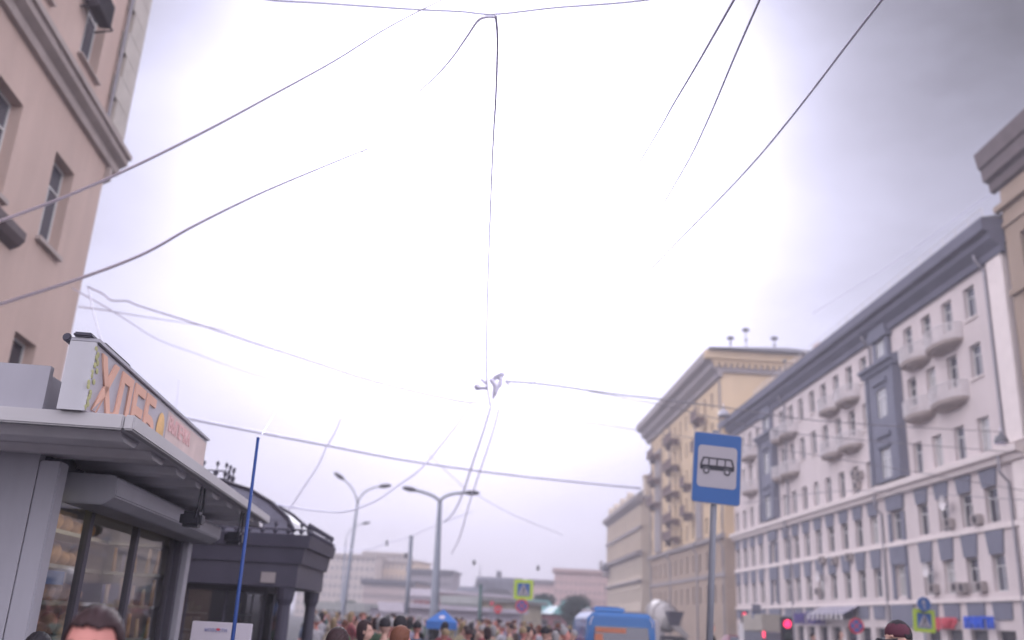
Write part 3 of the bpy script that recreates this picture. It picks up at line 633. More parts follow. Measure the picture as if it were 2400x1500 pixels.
# tan building, right edge
def tan_building():
    A = (27.3, 24); B = (26.85, 46.1); Lt = 22.1
    r = empty('tan_building', (*A, 0), frame_rz(A, B), 'tan stucco building with deep dark cornice cut by the right edge', 'building')
    cols = [Lt - 1.95 - 3.2 * k for k in range(6)]
    ops = [(c - .6, c + .6, a, b) for c in cols for a, b in ((20.4, 22.8), (16.9, 19.0), (13.4, 15.5), (9.8, 12), (6.2, 8.4), (1.2, 3.0))]
    wall_mesh(Lt, 0, 26.6, 14, ops, .35).build('wall', M['tan'], r)
    for o in ops: window(r, *o, pane='pane', rev=.3, frame='brown')
    MB().prism([(.003, 24.6), (.28, 24.65), (.3, 24.95), (.003, 25.0)], 0, Lt + .35, 'x').build('string_course', M['tan'], r)
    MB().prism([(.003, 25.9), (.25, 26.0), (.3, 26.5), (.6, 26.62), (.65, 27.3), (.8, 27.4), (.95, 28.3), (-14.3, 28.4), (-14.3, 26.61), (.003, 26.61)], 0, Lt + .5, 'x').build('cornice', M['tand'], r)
    MB().box(0, Lt, .003, .12, 23.6, 23.85).box(0, Lt, .003, .2, 19.6, 19.9).build('belt_course', M['tan'], r)
    for c in cols:
        for z in (16.55, 13.05, 9.42): MB().box(c - .8, c + .8, .003, .22, z, z + .33).build('sill', M['brown'], r)
    MB().prism([(.02, 3.3), (.02, 4.3), (1.0, 3.8), (1.0, 3.3)], 1, Lt - .5, 'x').build('awning', M['awn'], r)
    MB().box(Lt - 2.4, Lt - .6, .003, .08, .1, 2.9).build('door', M['brown'], r)
tan_building()

# ---------------------------------------------------------------- far buildings (left and middle)
def zpx(px, py, Y): return atY(px, py, Y).z
facade_building('far_building', 'long pale grey-beige block behind the dark pavilion, beyond the first lamp post', 868, 690, 232, 236, zpx(800, 1300, 232), 'bgbeige', 7, 15, trim='bgbeige', win='pane_m')
r, Lx, tp = facade_building('stone_building', 'rosy stone four-storey building with dark flat eave left of the thin post', 962, 846, 180, 182, zpx(900, 1362, 180), 'bgpink', 4, 14, trim='mansard', win='pane_m')
facade_building('yellow_tower_building', 'pale yellow building rising behind the rosy stone building', 958, 842, 236, 240, zpx(900, 1312, 236), 'bgyel', 5, 11, trim='bgbeige', win='pane_m')
facade_building('beige_annex', 'low sloping beige attic storey above the yellow building front', 945, 840, 262, 262, zpx(870, 1296, 262), 'bgbeige', 5, 8, trim='bgbeige')
facade_building('grey_building', 'grey block with dark attic behind the tallest lamp post base', 1053, 950, 205, 206, zpx(1040, 1340, 205), 'greyb', 6, 10, trim='mansard', win='pane')
r, Lx, tp = facade_building('mansard_building', 'beige building with high grey mansard roof in the street centre', 1196, 1108, 185, 187, zpx(1150, 1385, 185), 'bgbeige', 3, 9, trim='greyb')
MB().prism([(-11, tp + .36), (.4, tp + .36), (-1.2, tp + 2.7), (-9, tp + 3.0)], 0, Lx, 'x').build('mansard_roof', M['mansard'], r)
for k in range(5): MB().box(k * 1.5 + .6, k * 1.5 + 1.3, -1.6, .2, tp + .7, tp + 2.0).build('dormer', M['mansard'], r)
MB().cyl((Lx - .3, -2, tp + 2.2), (Lx - .3, -2, tp + 5.2), .12, .03).box(Lx * .4, Lx * .4 + .8, -3, -2, tp + 2.8, tp + 3.9).build('spire', M['mansard'], r)
r, Lx, tp = facade_building('low_mansard_building', 'lower beige building with sloping dark roof left of the high mansard', 1122, 1060, 165, 168, zpx(1090, 1400, 165), 'bgbeige', 2, 7, trim='greyb')
MB().prism([(-11, tp + .36), (.4, tp + .36), (-1.8, tp + 1.9), (-9, tp + 1.9)], 0, Lx, 'x').build('mansard_roof', M['mansard'], r)
MB().cyl((Lx * .4, -2, tp + 1.8), (Lx * .4, -2, tp + 3.6), .3, .05).build('turret', M['mansard'], r)
facade_building('pink_building', 'plain pink-beige flat block with many windows left of the corner building', 1432, 1296, 205, 206, zpx(1340, 1337, 205), 'pinkb', 7, 12, trim='pinkb', ww=.4)
facade_building('low_pink_building', 'lower pink block between the crossing sign and the pink flat block', 1300, 1238, 225, 226, zpx(1270, 1362, 225), 'pinkb', 5, 7, trim='greyb', ww=.4)
facade_building('market_hall', 'cream-fronted small hall with white parapet behind the blue tent', 1118, 1046, 92, 94, zpx(1080, 1405, 92), 'cream', 1, 4, trim='shelf', ww=.3)
facade_building('white_stall_building', 'white-topped low stall building with maroon front left of the market hall', 1012, 968, 100, 102, zpx(990, 1388, 100), 'redwall', 1, 3, trim='poster', ww=.4)
facade_building('pale_stall', 'pale low market stall row under the far lamp posts', 860, 730, 84, 92, zpx(780, 1420, 84), 'poster', 1, 6, trim='shelf', ww=.6)
facade_building('lilac_stall', 'small lilac-white stall between the two thin posts', 950, 908, 76, 78, zpx(920, 1422, 76), 'poster', 1, 2, trim='poster', ww=.6)
# teal-roofed market row
def teal_row():
    A = ground(1352, 105); B = ground(1196, 112); Lx = (B - A).length
    r = empty('market_row', A, frame_rz(A, B), 'dull red market row with pale teal roof and two teal gables', 'market building')
    h = zpx(1280, 1438, 106); ht = zpx(1280, 1422, 106)
    wall_mesh(Lx, 0, h, 5, [(k * 1.9 + .4, k * 1.9 + 1.5, .8, 2.0) for k in range(int(Lx / 1.95))], .2).build('wall', M['redwall'], r)
    for k in range(int(Lx / 1.95)): window(r, k * 1.9 + .4, k * 1.9 + 1.5, .8, 2.0, rev=.15, simple=True, mull=False, frame='shelf', name='stall_window')
    MB().prism([(.5, h + .004), (-5.3, h + .004), (-2.5, ht + .2)], -.3, Lx + .3, 'x').build('roof', M['tealw'], r)
    zt = zpx(1250, 1403, 105)
    for cx in (1.4, Lx * .68): MB().prism([(cx - 1.6, h + .01), (cx + 1.6, h + .01), (cx, zt)], -3, .75, 'y').build('gable', M['teal'], r)
teal_row()
def shack():
    A = ground(1424, 70); B = ground(1362, 72); Lx = (B - A).length
    r = empty('van_box', A, frame_rz(A, B), 'pale grey box body of a truck behind the blue van', 'truck')
    h = zpx(1390, 1428, 70)
    MB().box(0, Lx, -4.5, 0, .9, h).build('cargo_box', M['signgrey'], r, bevel=.04)
    MB().box(.1, Lx - .1, -6.2, -4.55, .6, 2.3).build('cab', M['carwhite'], r, bevel=.1)
    MB().box(.2, Lx - .2, -6, -.1, .5, .89).build('chassis', M['black'], r)
    for x in (.15, Lx - .4):
        for y in (-5.4, -1.1):
            w = MB().cyl((x, y, .45), (x + .25, y, .45), .45, n=18).build('wheel', M['rubber'], r)
shack()

# ---------------------------------------------------------------- trees
def tree(px, Y, pytop, w, label, lm='leaf', seed=1):
    p = ground(px, Y); H = zpx(px, pytop, Y); rr = random.Random(seed)
    r = empty('tree', p, 0, label, 'tree', 'trees among the market stalls')
    b = MB().tube([(0, 0, 0), (.1, 0, H * .35), (0, .1, H * .75)], [.22, .15, .05])
    for k in range(7):
        a = rr.uniform(0, 6.28); z = H * rr.uniform(.35, .6); b.tube([(0, 0, z), (math.cos(a) * w * .5, math.sin(a) * w * .5, z + H * .2)], [.07, .02], 5)
    b.build('trunk', M['trunk'], r)
    lf = MB(); cl = [(rr.uniform(-1, 1) * w * .6, rr.uniform(-1, 1) * w * .6, H * rr.uniform(.42, .88), rr.uniform(.3, .55) * w) for _ in range(15)] + [(0, 0, H * .86, w * .35)]
    for cx, cy, cz, cr in cl:
        for _ in range(170):
            d = Vector((rr.gauss(0, 1), rr.gauss(0, 1), rr.gauss(0, 1))).normalized() * cr * rr.random() ** .45
            q = Vector((cx, cy, cz)) + d; q.z = min(q.z, H); a = Vector((rr.gauss(0, 1), rr.gauss(0, 1), rr.gauss(0, 1))).normalized() * rr.uniform(.1, .2); c = a.orthogonal().normalized() * rr.uniform(.06, .13)
            lf.add([q - a, q + c, q + a, q - c], [(0, 1, 2, 3)])
    lf.build('crown', M[lm], r)
tree(1349, 101, 1396, 1.9, 'dark green tree standing at the right end of the teal-roofed market row', 'leaf2', 1)
tree(1268, 114, 1391, 1.9, 'small dark tree behind the teal roof, right of the crossing sign', 'leaf2', 2)
tree(1132, 125, 1402, 1.2, 'narrow dark tree right of the cream market hall', 'leaf', 3)
tree(815, 140, 1408, 2.0, 'grey-green tree behind the pale stalls by the first lamp post', 'leaf', 4)

# ---------------------------------------------------------------- street lamps
def lampost(px_b, py_b, px_t, py_t, heads, Y, label, rad_=.12, grp='twin-armed street lamps', name='street_lamp', m='steel'):
    base = ground(px_b, Y); top = atY(px_t, py_t, Y)
    r = empty(name, base, 0, label, 'street lamp', grp)
    t = top - base
    MB().tube([(0, 0, 0), (t.x * .02, 0, 1.2), tuple(t)], [rad_ * 1.5, rad_ * 1.3, rad_ * .55], 12).build('pole', M[m], r, smooth=True)
    for hx, hy, cx, cy in heads:
        e = atY(hx, hy, Y) - base; c = atY(cx, cy, Y) - base
        pts = [t.lerp(c, k) .lerp(c.lerp(e, k), k) for k in [i / 10 for i in range(11)]]
        MB().tube(pts, [rad_ * .45] * 11, 8).build('arm', M['steell'], r, smooth=True)
        d = (e - pts[-2]).normalized(); 
        l = MB().ball((0, 0, 0), 1, 10, (.42, .2, .14)); l.xf(Matrix.Translation(e) @ Vector((1, 0, 0)).rotation_difference(d).to_matrix().to_4x4()); l.build('lamp_head', M['lamp'], r, smooth=True)
    return r
lampost(803, 1440, 838, 1180, [(795, 1116, 833, 1140), (902, 1139, 848, 1142)], 58, 'tall street lamp with high left arm, nearest to the dark pavilion')
lampost(1018, 1420, 1031, 1178, [(960, 1146, 1026, 1158), (1106, 1155, 1037, 1152)], 50, 'thick street lamp with two level arms in the middle of the street', .2)
lampost(800, 1440, 810, 1275, [(858, 1226, 812, 1232)], 90, 'thin distant street lamp with one arm behind the leftmost lamp', .1, 'single-armed street lamps')
def post(px_b, px_t, py_t, Y, rr_, label, m='steel', name='catenary_pole', cat='pole', grp=None):
    base = ground(px_b, Y); t = atY(px_t, py_t, Y) - base
    r = empty(name, base, 0, label, cat, grp)
    MB().tube([(0, 0, 0), tuple(t)], [rr_ * 1.15, rr_ * .8], 12).build('shaft', M[m], r, smooth=True)
    MB().lathe([(rr_ * 1.6, 0), (rr_ * 1.6, .3), (rr_ * 1.2, .4)], n=12).build('base_collar', M[m], r)
    MB().ball(t, rr_ * 1.0, 8, (1, 1, .6)).build('cap', M[m], r)
    return r
post(954, 964, 1258, 48, .12, 'bare steel catenary pole without arms between the two big lamps')
post(1126, 1127, 1372, 60, .14, 'short greenish post in front of the mansard building', 'greeny')
post(560, 605, 1027, 8.2, .017, 'thin blue pole standing before the dark pavilion', 'bluepole', 'blue_pole', 'pole')

# ---------------------------------------------------------------- road signs
def basis(c, rz=0): return Matrix.Translation(c) @ Matrix.Rotation(rz, 4, 'Z')
def rrect(w, h, r_, n=5):
    pts = []
    for cx, cz, a0 in ((w / 2 - r_, h / 2 - r_, 0), (-w / 2 + r_, h / 2 - r_, 90), (-w / 2 + r_, -h / 2 + r_, 180), (w / 2 - r_, -h / 2 + r_, 270)):
        for k in range(n + 1): a = rad(a0 + 90 * k / n); pts.append((cx + r_ * math.cos(a), cz + r_ * math.sin(a)))
    return pts
def disc(r_, n=28): return [(r_ * math.cos(2 * math.pi * k / n), r_ * math.sin(2 * math.pi * k / n)) for k in range(n)]
def flat(pts, y0, y1): return MB().prism(pts, y0, y1, 'y')
def bus_stop():
    Y = 14; c = atY(1680, 1098, Y); tilt = rad(3.4)
    r = empty('bus_stop_sign', (c.x - .02, Y, 0), 0, 'blue bus stop sign with black bus on white panel on a grey pole', 'road sign')
    k = (c.x - r.location.x, 0, c.z)
    T = Matrix.Translation(k) @ Matrix.Rotation(tilt, 4, 'Y')
    def P(pts, y0, y1, name, m, par): return flat(pts, y0, y1).xf(T).build(name, M[m], par)
    plate = P(rrect(.72, 1.06, .04), -.015, .015, 'sign_plate', 'signblue', r)
    P(rrect(.745, 1.085, .05), -.010, .022, 'rim', 'signgrey', plate)
    P([(x, z + .02) for x, z in rrect(.60, .64, .06)], -.019, -.0152, 'white_panel', 'signgrey', plate)
    # bus pictogram: body with roof line, windows left open, wheels
    b = MB()
    def bx(x0, x1, z0, z1): b.prism([(x0, z0), (x1, z0), (x1, z1), (x0, z1)], -.024, -.0192, 'y')
    oz = .04
    b.prism([(-.25, oz - .075), (.235, oz - .075), (.26, oz - .06), (.262, oz + .0), (-.262, oz + .0), (-.26, oz - .06)], -.024, -.0192, 'y')
    b.prism([(-.262, oz + .001), (-.235, oz + .001), (-.20, oz + .10), (-.225, oz + .11)], -.024, -.0192, 'y')
    b.prism([(.262, oz + .001), (.235, oz + .001), (.205, oz + .10), (.23, oz + .11)], -.024, -.0192, 'y')
    b.prism([(-.23, oz + .095), (.23, oz + .095), (.215, oz + .118), (-.215, oz + .118)], -.0238, -.0193, 'y')
    for x in (-.13, -.005, .12): bx(x - .008, x + .012, oz + .001, oz + .094)
    b.xf(T).build('bus_symbol', M['black'], plate)
    for x in (-.165, .155):
        w = flat([(x + p[0], oz - .09 + p[1]) for p in disc(.055, 20)], -.0262, -.0243); w.xf(T).build('wheel_symbol', M['signgrey'], plate)
        ring = MB()
        for q in range(20):
            a0, a1 = 2 * math.pi * q / 20, 2 * math.pi * (q + 1) / 20
            ring.prism([(x + .05 * math.cos(a0), oz - .09 + .05 * math.sin(a0)), (x + .05 * math.cos(a1), oz - .09 + .05 * math.sin(a1)), (x + .028 * math.cos(a1), oz - .09 + .028 * math.sin(a1)), (x + .028 * math.cos(a0), oz - .09 + .028 * math.sin(a0))], -.0275, -.0264, 'y')
        ring.xf(T).build('wheel_symbol', M['black'], plate)
    base = ground(1652, Y) - r.location; topp = atY(1678, 1010, Y + .06) - r.location
    MB().tube([(base.x, .06, 0), (topp.x, .07, topp.z)], .05, 14).build('pole', M['polegrey'], r, smooth=True)
    MB().box(-.06, .06, .0, .13, c.z - .3, c.z - .26).box(-.06, .06, .0, .13, c.z + .26, c.z + .3).xf(Matrix.Translation((k[0], .0, 0))).build('clamp', M['steel'], r)
    MB().lathe([(.09, 0), (.09, .12), (.055, .16)], (base.x, .06, 0), 14).build('base_collar', M['polegrey'], r)
bus_stop()
def walker(T, s, m, par):
    """crossing pictogram: triangle of white with a walking figure"""
    flat([(-.36 * s, -.34 * s), (.36 * s, -.34 * s), (0, .36 * s)], -.028, -.0245).xf(T).build('triangle', M['signgrey'], par)
    b = flat([(.02 * s + p[0], .14 * s + p[1]) for p in disc(.045 * s, 12)], -.033, -.029)
    b.prism([(-.02 * s, .09 * s), (.06 * s, .07 * s), (.04 * s, -.08 * s), (-.05 * s, -.06 * s)], -.033, -.029, 'y')
    b.prism([(-.05 * s, -.062 * s), (0, -.075 * s), (-.09 * s, -.28 * s), (-.13 * s, -.26 * s)], -.033, -.029, 'y')
    b.prism([(0, -.075 * s), (.04 * s, -.08 * s), (.13 * s, -.27 * s), (.09 * s, -.29 * s)], -.033, -.029, 'y')
    b.prism([(.05 * s, .07 * s), (.14 * s, -.02 * s), (.12 * s, -.04 * s), (.03 * s, .03 * s)], -.0325, -.0295, 'y')
    for x in (-.22, -.1, .06, .2): b.prism([(x * s, -.33 * s), ((x + .06) * s, -.33 * s), ((x + .04) * s, -.29 * s), ((x + .01) * s, -.29 * s)], -.0325, -.0295, 'y')
    b.xf(T).build('walking_figure', M['black'], par)
def crossing_sign(px, py, s_px, Y, label, pole=True, rot=0):
    c = atY(px, py, Y); s = s_px / FPX * Y * 1.0
    r = empty('crossing_sign', (c.x, Y, 0), 0, label, 'road sign', 'pedestrian crossing signs')
    T = Matrix.Translation((0, 0, c.z)) @ Matrix.Rotation(rot, 4, 'Y')
    pl = flat(rrect(s, s, .08 * s), -.015, .015).xf(T).build('sign_plate', M['lime'], r)
    flat(rrect(s * .66, s * .66, .03 * s), -.0235, -.0153).xf(T).build('blue_panel', M['signblue'], pl)
    walker(T, s * .86, None, pl)
    MB().tube([(0, .06, 0), (0, .06, c.z + s * .45)], .045, 12).build('pole', M['steel'], r, smooth=True)
    return r, c, s
crossing_sign(1227, 1382, 43, 58, 'lime-bordered crossing sign high over the crowd, by the teal roofs')
crossing_sign(2166, 1455, 49, 44, 'lime-bordered crossing sign right of the man in the burgundy cap', rot=rad(2))
def no_stop(px, py, r_px, Y, label, pole=True):
    c = atY(px, py, Y); s = r_px / FPX * Y
    r = empty('no_stopping_sign', (c.x, Y - .1, 0), 0, label, 'road sign', 'no stopping signs')
    T = Matrix.Translation((0, 0, c.z))
    pl = flat(disc(s), -.015, .015).xf(T).build('sign_plate', M['red'], r)
    flat(disc(s * .76), -.021, -.0152).xf(T).build('blue_disc', M['signblue'], pl)
    b = MB()
    for a in (45, -45): b.merge(flat([(-s * .8, -s * .07), (s * .8, -s * .07), (s * .8, s * .07), (-s * .8, s * .07)], -.026 - (.001 if a > 0 else 0), -.0212).xf(Matrix.Rotation(rad(a), 4, 'Y')))
    b.xf(T).build('red_cross', M['red'], pl)
    if pole: MB().tube([(0, .05, 0), (0, .05, c.z + s * .8)], .035, 10).build('pole', M['steel'], r)
    else: MB().box(-.05, .05, .016, .09, c.z - .05, c.z + .05).build('clamp', M['steel'], r)
no_stop(1223, 1420, 14.5, 58, 'red and blue no stopping sign under the distant crossing sign', False)
no_stop(2005, 1467, 17, 40, 'red and blue no stopping sign in front of the striped awning')
def round_blue():
    c = atY(2163, 1416, 43.9); s = 15.5 / FPX * 43.9
    r = empty('direction_sign', (c.x, 43.8, 0), 0, 'round blue direction sign above the right crossing sign', 'road sign')
    pl = flat(disc(s), -.015, .015).xf(Matrix.Translation((0, 0, c.z))).build('sign_plate', M['signblue'], r)
    flat([(-.03, -.24), (.03, -.24), (.03, .05), (.1, .0), (.02, .2), (-.02, .2), (-.1, .0), (-.03, .05)], -.02, -.0152).xf(Matrix.Translation((0, 0, c.z)) @ Matrix.Rotation(rad(-8), 4, 'Y')).build('arrow', M['signgrey'], pl)
    MB().box(-.05, .05, .016, .2, c.z - .35, c.z + .05).build('clamp', M['steel'], r)
round_blue()
def no_entry(px, py, r_px, Y, label):
    c = atY(px, py, Y); s = r_px / FPX * Y
    r = empty('no_entry_sign', (c.x, Y, 0), 0, label, 'road sign', 'small red round signs')
    T = Matrix.Translation((0, 0, c.z))
    pl = flat(disc(s), -.015, .015).xf(T).build('sign_plate', M['red'], r)
    flat([(-s * .65, -s * .15), (s * .65, -s * .15), (s * .65, s * .15), (-s * .65, s * .15)], -.02, -.0152).xf(T).build('white_bar', M['signgrey'], pl)
    MB().tube([(0, .05, 0), (0, .05, c.z)], .04, 10).build('pole', M['steel'], r)
no_entry(1167, 1428, 9, 64, 'larger red round sign left of the distant crossing sign')
no_entry(1153, 1414, 5, 80, 'smallest red round sign beside the green post')
def sign_cluster():
    Y = 60; c = atY(1773, 1430, Y)
    r = empty('signpost', (c.x, Y, 0), 0, 'pole with grey-blue square signs above a yellow diamond sign', 'road sign')
    def z(py): return zpx(1773, py, Y)
    flat(rrect(.55, .55, .03), -.015, .015).xf(Matrix.Translation((0, 0, z(1427)))).build('sign_plate', M['blue'], r)
    flat(rrect(.55, .4, .03), -.015, .015).xf(Matrix.Translation((0, 0, z(1443)))).build('sign_plate', M['signblue'], r)
    d = flat(rrect(.62, .62, .04), -.014, .014).xf(Matrix.Translation((.2, 0, z(1458))) @ Matrix.Rotation(rad(45), 4, 'Y')).build('diamond_plate', M['signgrey'], r)
    flat(rrect(.48, .48, .02), -.02, -.0145).xf(Matrix.Translation((.2, 0, z(1458))) @ Matrix.Rotation(rad(45), 4, 'Y')).build('yellow_diamond', M['yelsign'], d)
    MB().tube([(0, .06, 0), (0, .06, z(1418))], .05, 10).build('pole', M['steel'], r)
sign_cluster()
def traffic_light(px, py, Y, r_px, label, lit):
    c = atY(px, py, Y); s = r_px / FPX * Y
    r = empty('traffic_light', (c.x, Y, 0), 0, label, 'traffic light', 'traffic lights on the right kerb')
    h = MB().box(-s * 1.35, s * 1.35, 0, .25, c.z - s * 7, c.z + s * 1.5).build('housing', M['black'], r, bevel=.03)
    for k, m in ((0, lit), (1, 'off'), (2, 'off')):
        MB().ball((0, -.01, c.z - k * s * 2.7), s * .95, 10, (1, .25, 1)).build('lens', M[m], h, smooth=True)
        MB().tube([(-s, -.02, c.z - k * s * 2.7), (-s * .7, -.14, c.z + s * .75 - k * s * 2.7), (0, -.18, c.z + s * 1.1 - k * s * 2.7), (s * .7, -.14, c.z + s * .75 - k * s * 2.7), (s, -.02, c.z - k * s * 2.7)], .012, 5).build('visor', M['black'], h)
    MB().tube([(0, .3, 0), (0, .3, c.z + s * 2)], .06, 10).build('pole', M['steel'], r)
traffic_light(1845, 1462, 40, 9.5, 'traffic light showing red in front of the white building', 'sigred')
traffic_light(1745, 1441, 80, 5, 'small distant traffic light with dim red lens by the yellow building', 'tail')

# ---------------------------------------------------------------- poster board
def poster():
    Y = 9.0; a = atY(450, 1455, Y); b = atY(592, 1462, Y)
    w = b.x - a.x; zt = (a.z + b.z) / 2
    r = empty('poster_board', (a.x + w / 2, Y, 0), rad(-3), 'white poster board with orange foot band behind the blue pole', 'notice board')
    pl = MB().box(-w / 2, w / 2, 0, .03, zt - 1.1, zt).build('board', M['poster'], r, bevel=.004)
    MB().box(-w / 2 + .01, w / 2 - .01, -.006, -.001, zt - .26, zt - .18).build('orange_band', M['posteror'], pl)
    text('lettering', 'новости', .055, M['posterb'], pl, .002, Matrix.Translation((-w * .28, -.004, zt - .085)) @ Matrix.Rotation(rad(90), 4, 'X'))
    MB().ball((-w * .05, -.004, zt - .065), 1, 8, (.02, .003, .012)).build('logo', M['redl'], pl)
    MB().box(-w / 2, -w / 2 + .03, .032, .06, 0, zt - .05).box(w / 2 - .03, w / 2, .032, .06, 0, zt - .05).box(-w / 2 - .05, w / 2 + .05, -.15, .25, 0, .03).build('stand', M['kdark'], r)
poster()

# ---------------------------------------------------------------- wires
def smooth(pts, k=8):
    P = [Vector(p) for p in pts]; P = [2 * P[0] - P[1]] + P + [2 * P[-1] - P[-2]]; o = []
    for i in range(1, len(P) - 2):
        for j in range(k):
            t = j / k; a, b, c, d = P[i - 1], P[i], P[i + 1], P[i + 2]
            o.append(.5 * ((2 * b) + (c - a) * t + (2 * a - 5 * b + 4 * c - d) * t * t + (3 * b - a - 3 * c + d) * t ** 3))
    o.append(P[-2]); return o
def wire(pix, label, Z=None, Y=None, w=(3, 3), grp='overhead wires', name='overhead_wire', m='wire'):
    n = len(pix); tot = [0]
    for a, b in zip(pix, pix[1:]): tot.append(tot[-1] + math.hypot(b[0] - a[0], b[1] - a[1]))
    P = []
    for i, (px, py) in enumerate(pix):
        f = tot[i] / tot[-1]
        P.append(atZ(px, py, Z) if Z else atY(px, py, Y[0] + (Y[1] - Y[0]) * f))
    pts = smooth(P); k = len(pts)
    rs = []
    for i, p in enumerate(pts):
        d = (p - Vector((0, 0, CAMZ))).dot(_f); f = i / (k - 1); rs.append(.79 * (w[0] + (w[1] - w[0]) * f) / 2 * d / FPX)  # width tapers to mimic wires lost in glare
    c = pts[0].copy(); o = MB().tube([p - c for p in pts], rs, 8).build(name, M[m], None, smooth=True, loc=c)
    return tag(o, label, 'overhead wire', grp)
wire([(-60, 538), (0, 518), (150, 462), (310, 392), (480, 308), (640, 222), (780, 145), (900, 70), (1010, 12), (1180, -70)], 'thick grey cable crossing the peach building at its cornice', Z=7.2, w=(11, 3))
wire([(-60, 732), (0, 713), (180, 655), (330, 598), (450, 532), (600, 458), (755, 392), (860, 350), (1000, 300), (1160, 262)], 'thick grey cable sagging below the first across the peach building', Z=6.6, w=(12, 2))
wire([(560, -14), (640, 0), (740, 6), (840, 13), (975, 22), (1080, 27), (1160, 33), (1300, 18), (1435, 8), (1510, 0), (1620, -15)], 'thin span wire along the top edge of the view', Z=8.4, w=(7.5, 7.5))
wire([(1162, 36), (1166, 100), (1162, 230), (1155, 350), (1147, 560), (1142, 720), (1140, 860), (1143, 915), (1150, 955)], 'long trolley wire hanging straight down the middle of the sky', Z=6.6, w=(8.5, 4.4))
wire([(1150, 955), (1130, 1020), (1108, 1085), (1080, 1168), (1060, 1205), (1040, 1224)], 'trolley wire continuing below the junction to the thick lamp post', Z=6.4, w=(5, 4.5))
wire([(1160, 40), (1140, 40), (1120, 49), (1095, 85), (1060, 135), (1022, 178), (985, 212), (955, 240), (860, 345), (780, 440)], 'looped cable branching left from the top span wire', Z=8.1, w=(11, 2))
wire([(1740, -35), (1720, 0), (1640, 140), (1575, 250), (1540, 312), (1420, 510), (1300, 710), (1190, 875)], 'left one of the two steep wires at the upper right', Z=6.5, w=(9, .8))
wire([(1795, -35), (1780, 0), (1725, 125), (1655, 290), (1600, 400), (1490, 580), (1360, 760), (1190, 880)], 'right one of the two steep wires at the upper right', Z=6.5, w=(9, .8))
wire([(2090, -35), (2066, 0), (2000, 85), (1850, 280), (1730, 420), (1560, 595), (1390, 772), (1240, 905), (1170, 958)], 'long slanting wire from the upper right corner to the junction', Z=6.7, w=(10, .8))
wire([(1170, 958), (1150, 1030), (1118, 1125), (1097, 1190), (1085, 1235), (1072, 1272), (1058, 1298)], 'thin wire falling right of the thick lamp post', Z=6.5, w=(4, 3.2))
wire([(1185, 893), (1270, 900), (1380, 915), (1460, 926), (1560, 937), (1700, 955), (1900, 984), (2120, 1000), (2345, 1012)], 'span wire from the junction across the white building', Y=(20, 44), w=(6, 2.2), m='pipe')  # dark copy of the wire colour, away from the glare
wire([(1380, 917), (1470, 935), (1560, 951), (1700, 985), (1900, 1020), (2400, 1062)], 'lower span wire forking off toward the white building', Y=(26, 43), w=(2.6, 2.2), m='pipe')
wire([(1350, 988), (1430, 998), (1520, 1012), (1900, 1065), (2400, 1150)], 'faint wire in front of the corner of the yellow building', Y=(40, 42), w=(2, 2.2), m='pipe')
wire([(1740, 1180), (2000, 1150), (2400, 1172)], 'thin wire crossing the white building below its belt cornice', Y=(50, 40), w=(2, 2.2), m='pipe')
wire([(205, 672), (240, 688), (262, 704), (300, 706), (330, 718), (480, 765), (600, 805), (740, 850), (840, 883), (960, 915), (1080, 940), (1120, 944)], 'kinked wire from the peach building corner to the junction', Y=(23, 20), w=(5.5, 4.4))
wire([(170, 676), (240, 715), (300, 752), (360, 790), (435, 820), (700, 905), (1110, 945)], 'lower wire dropping from the peach building corner', Y=(24, 20), w=(4.5, .6))
wire([(185, 719), (240, 726), (310, 738), (400, 752), (520, 772), (800, 830), (1130, 900)], 'level wire leaving the peach building corner', Y=(24, 20), w=(4.5, .6))
wire([(207, 675), (215, 715), (226, 760), (238, 800)], 'slack cable hanging above the end of the bread sign', Y=(20, 14), w=(3.6, 3.2))
wire([(370, 962), (410, 974), (600, 1012), (780, 1046), (950, 1078), (1160, 1108), (1330, 1127), (1500, 1144)], 'thick cross cable from behind the bread sign to the right row', Y=(24, 40), w=(9, 6))
wire([(610, 1165), (640, 1180), (700, 1191), (760, 1198), (815, 1198), (880, 1174), (930, 1140), (990, 1095), (1060, 1010), (1085, 975), (1105, 944)], 'sagging cable from the pavilion roof up to the junction', Y=(19, 20), w=(5, 4))
wire([(800, 980), (782, 1020), (765, 1048), (745, 1092), (710, 1145), (668, 1210)], 'crooked wire ending at the pavilion roof', Y=(20, 20), w=(3.6, 3.8))
wire([(665, 930), (640, 975), (610, 1024)], 'faint wire rising from the top of the blue pole', Y=(12, 9), w=(1.6, 2))
wire([(419, 890), (412, 968)], 'faint short wire above the bread sign', Y=(16, 16), w=(1.5, 2))
wire([(720, 1288), (783, 1284), (850, 1290), (907, 1273), (960, 1258), (1030, 1228), (1110, 1198)], 'lowest distant wire passing the bare catenary pole', Y=(58, 50), w=(2.4, 2.6))
wire([(1000, 1060), (1085, 1140), (1110, 1155), (1200, 1205), (1320, 1255)], 'faint distant wire slanting down over the street middle', Y=(52, 80), w=(2, 1.6))
wire([(1905, 735), (2100, 612), (2300, 470), (2420, 395)], 'faint wire above the roof of the white building', Y=(60, 44), w=(2, 2.2))
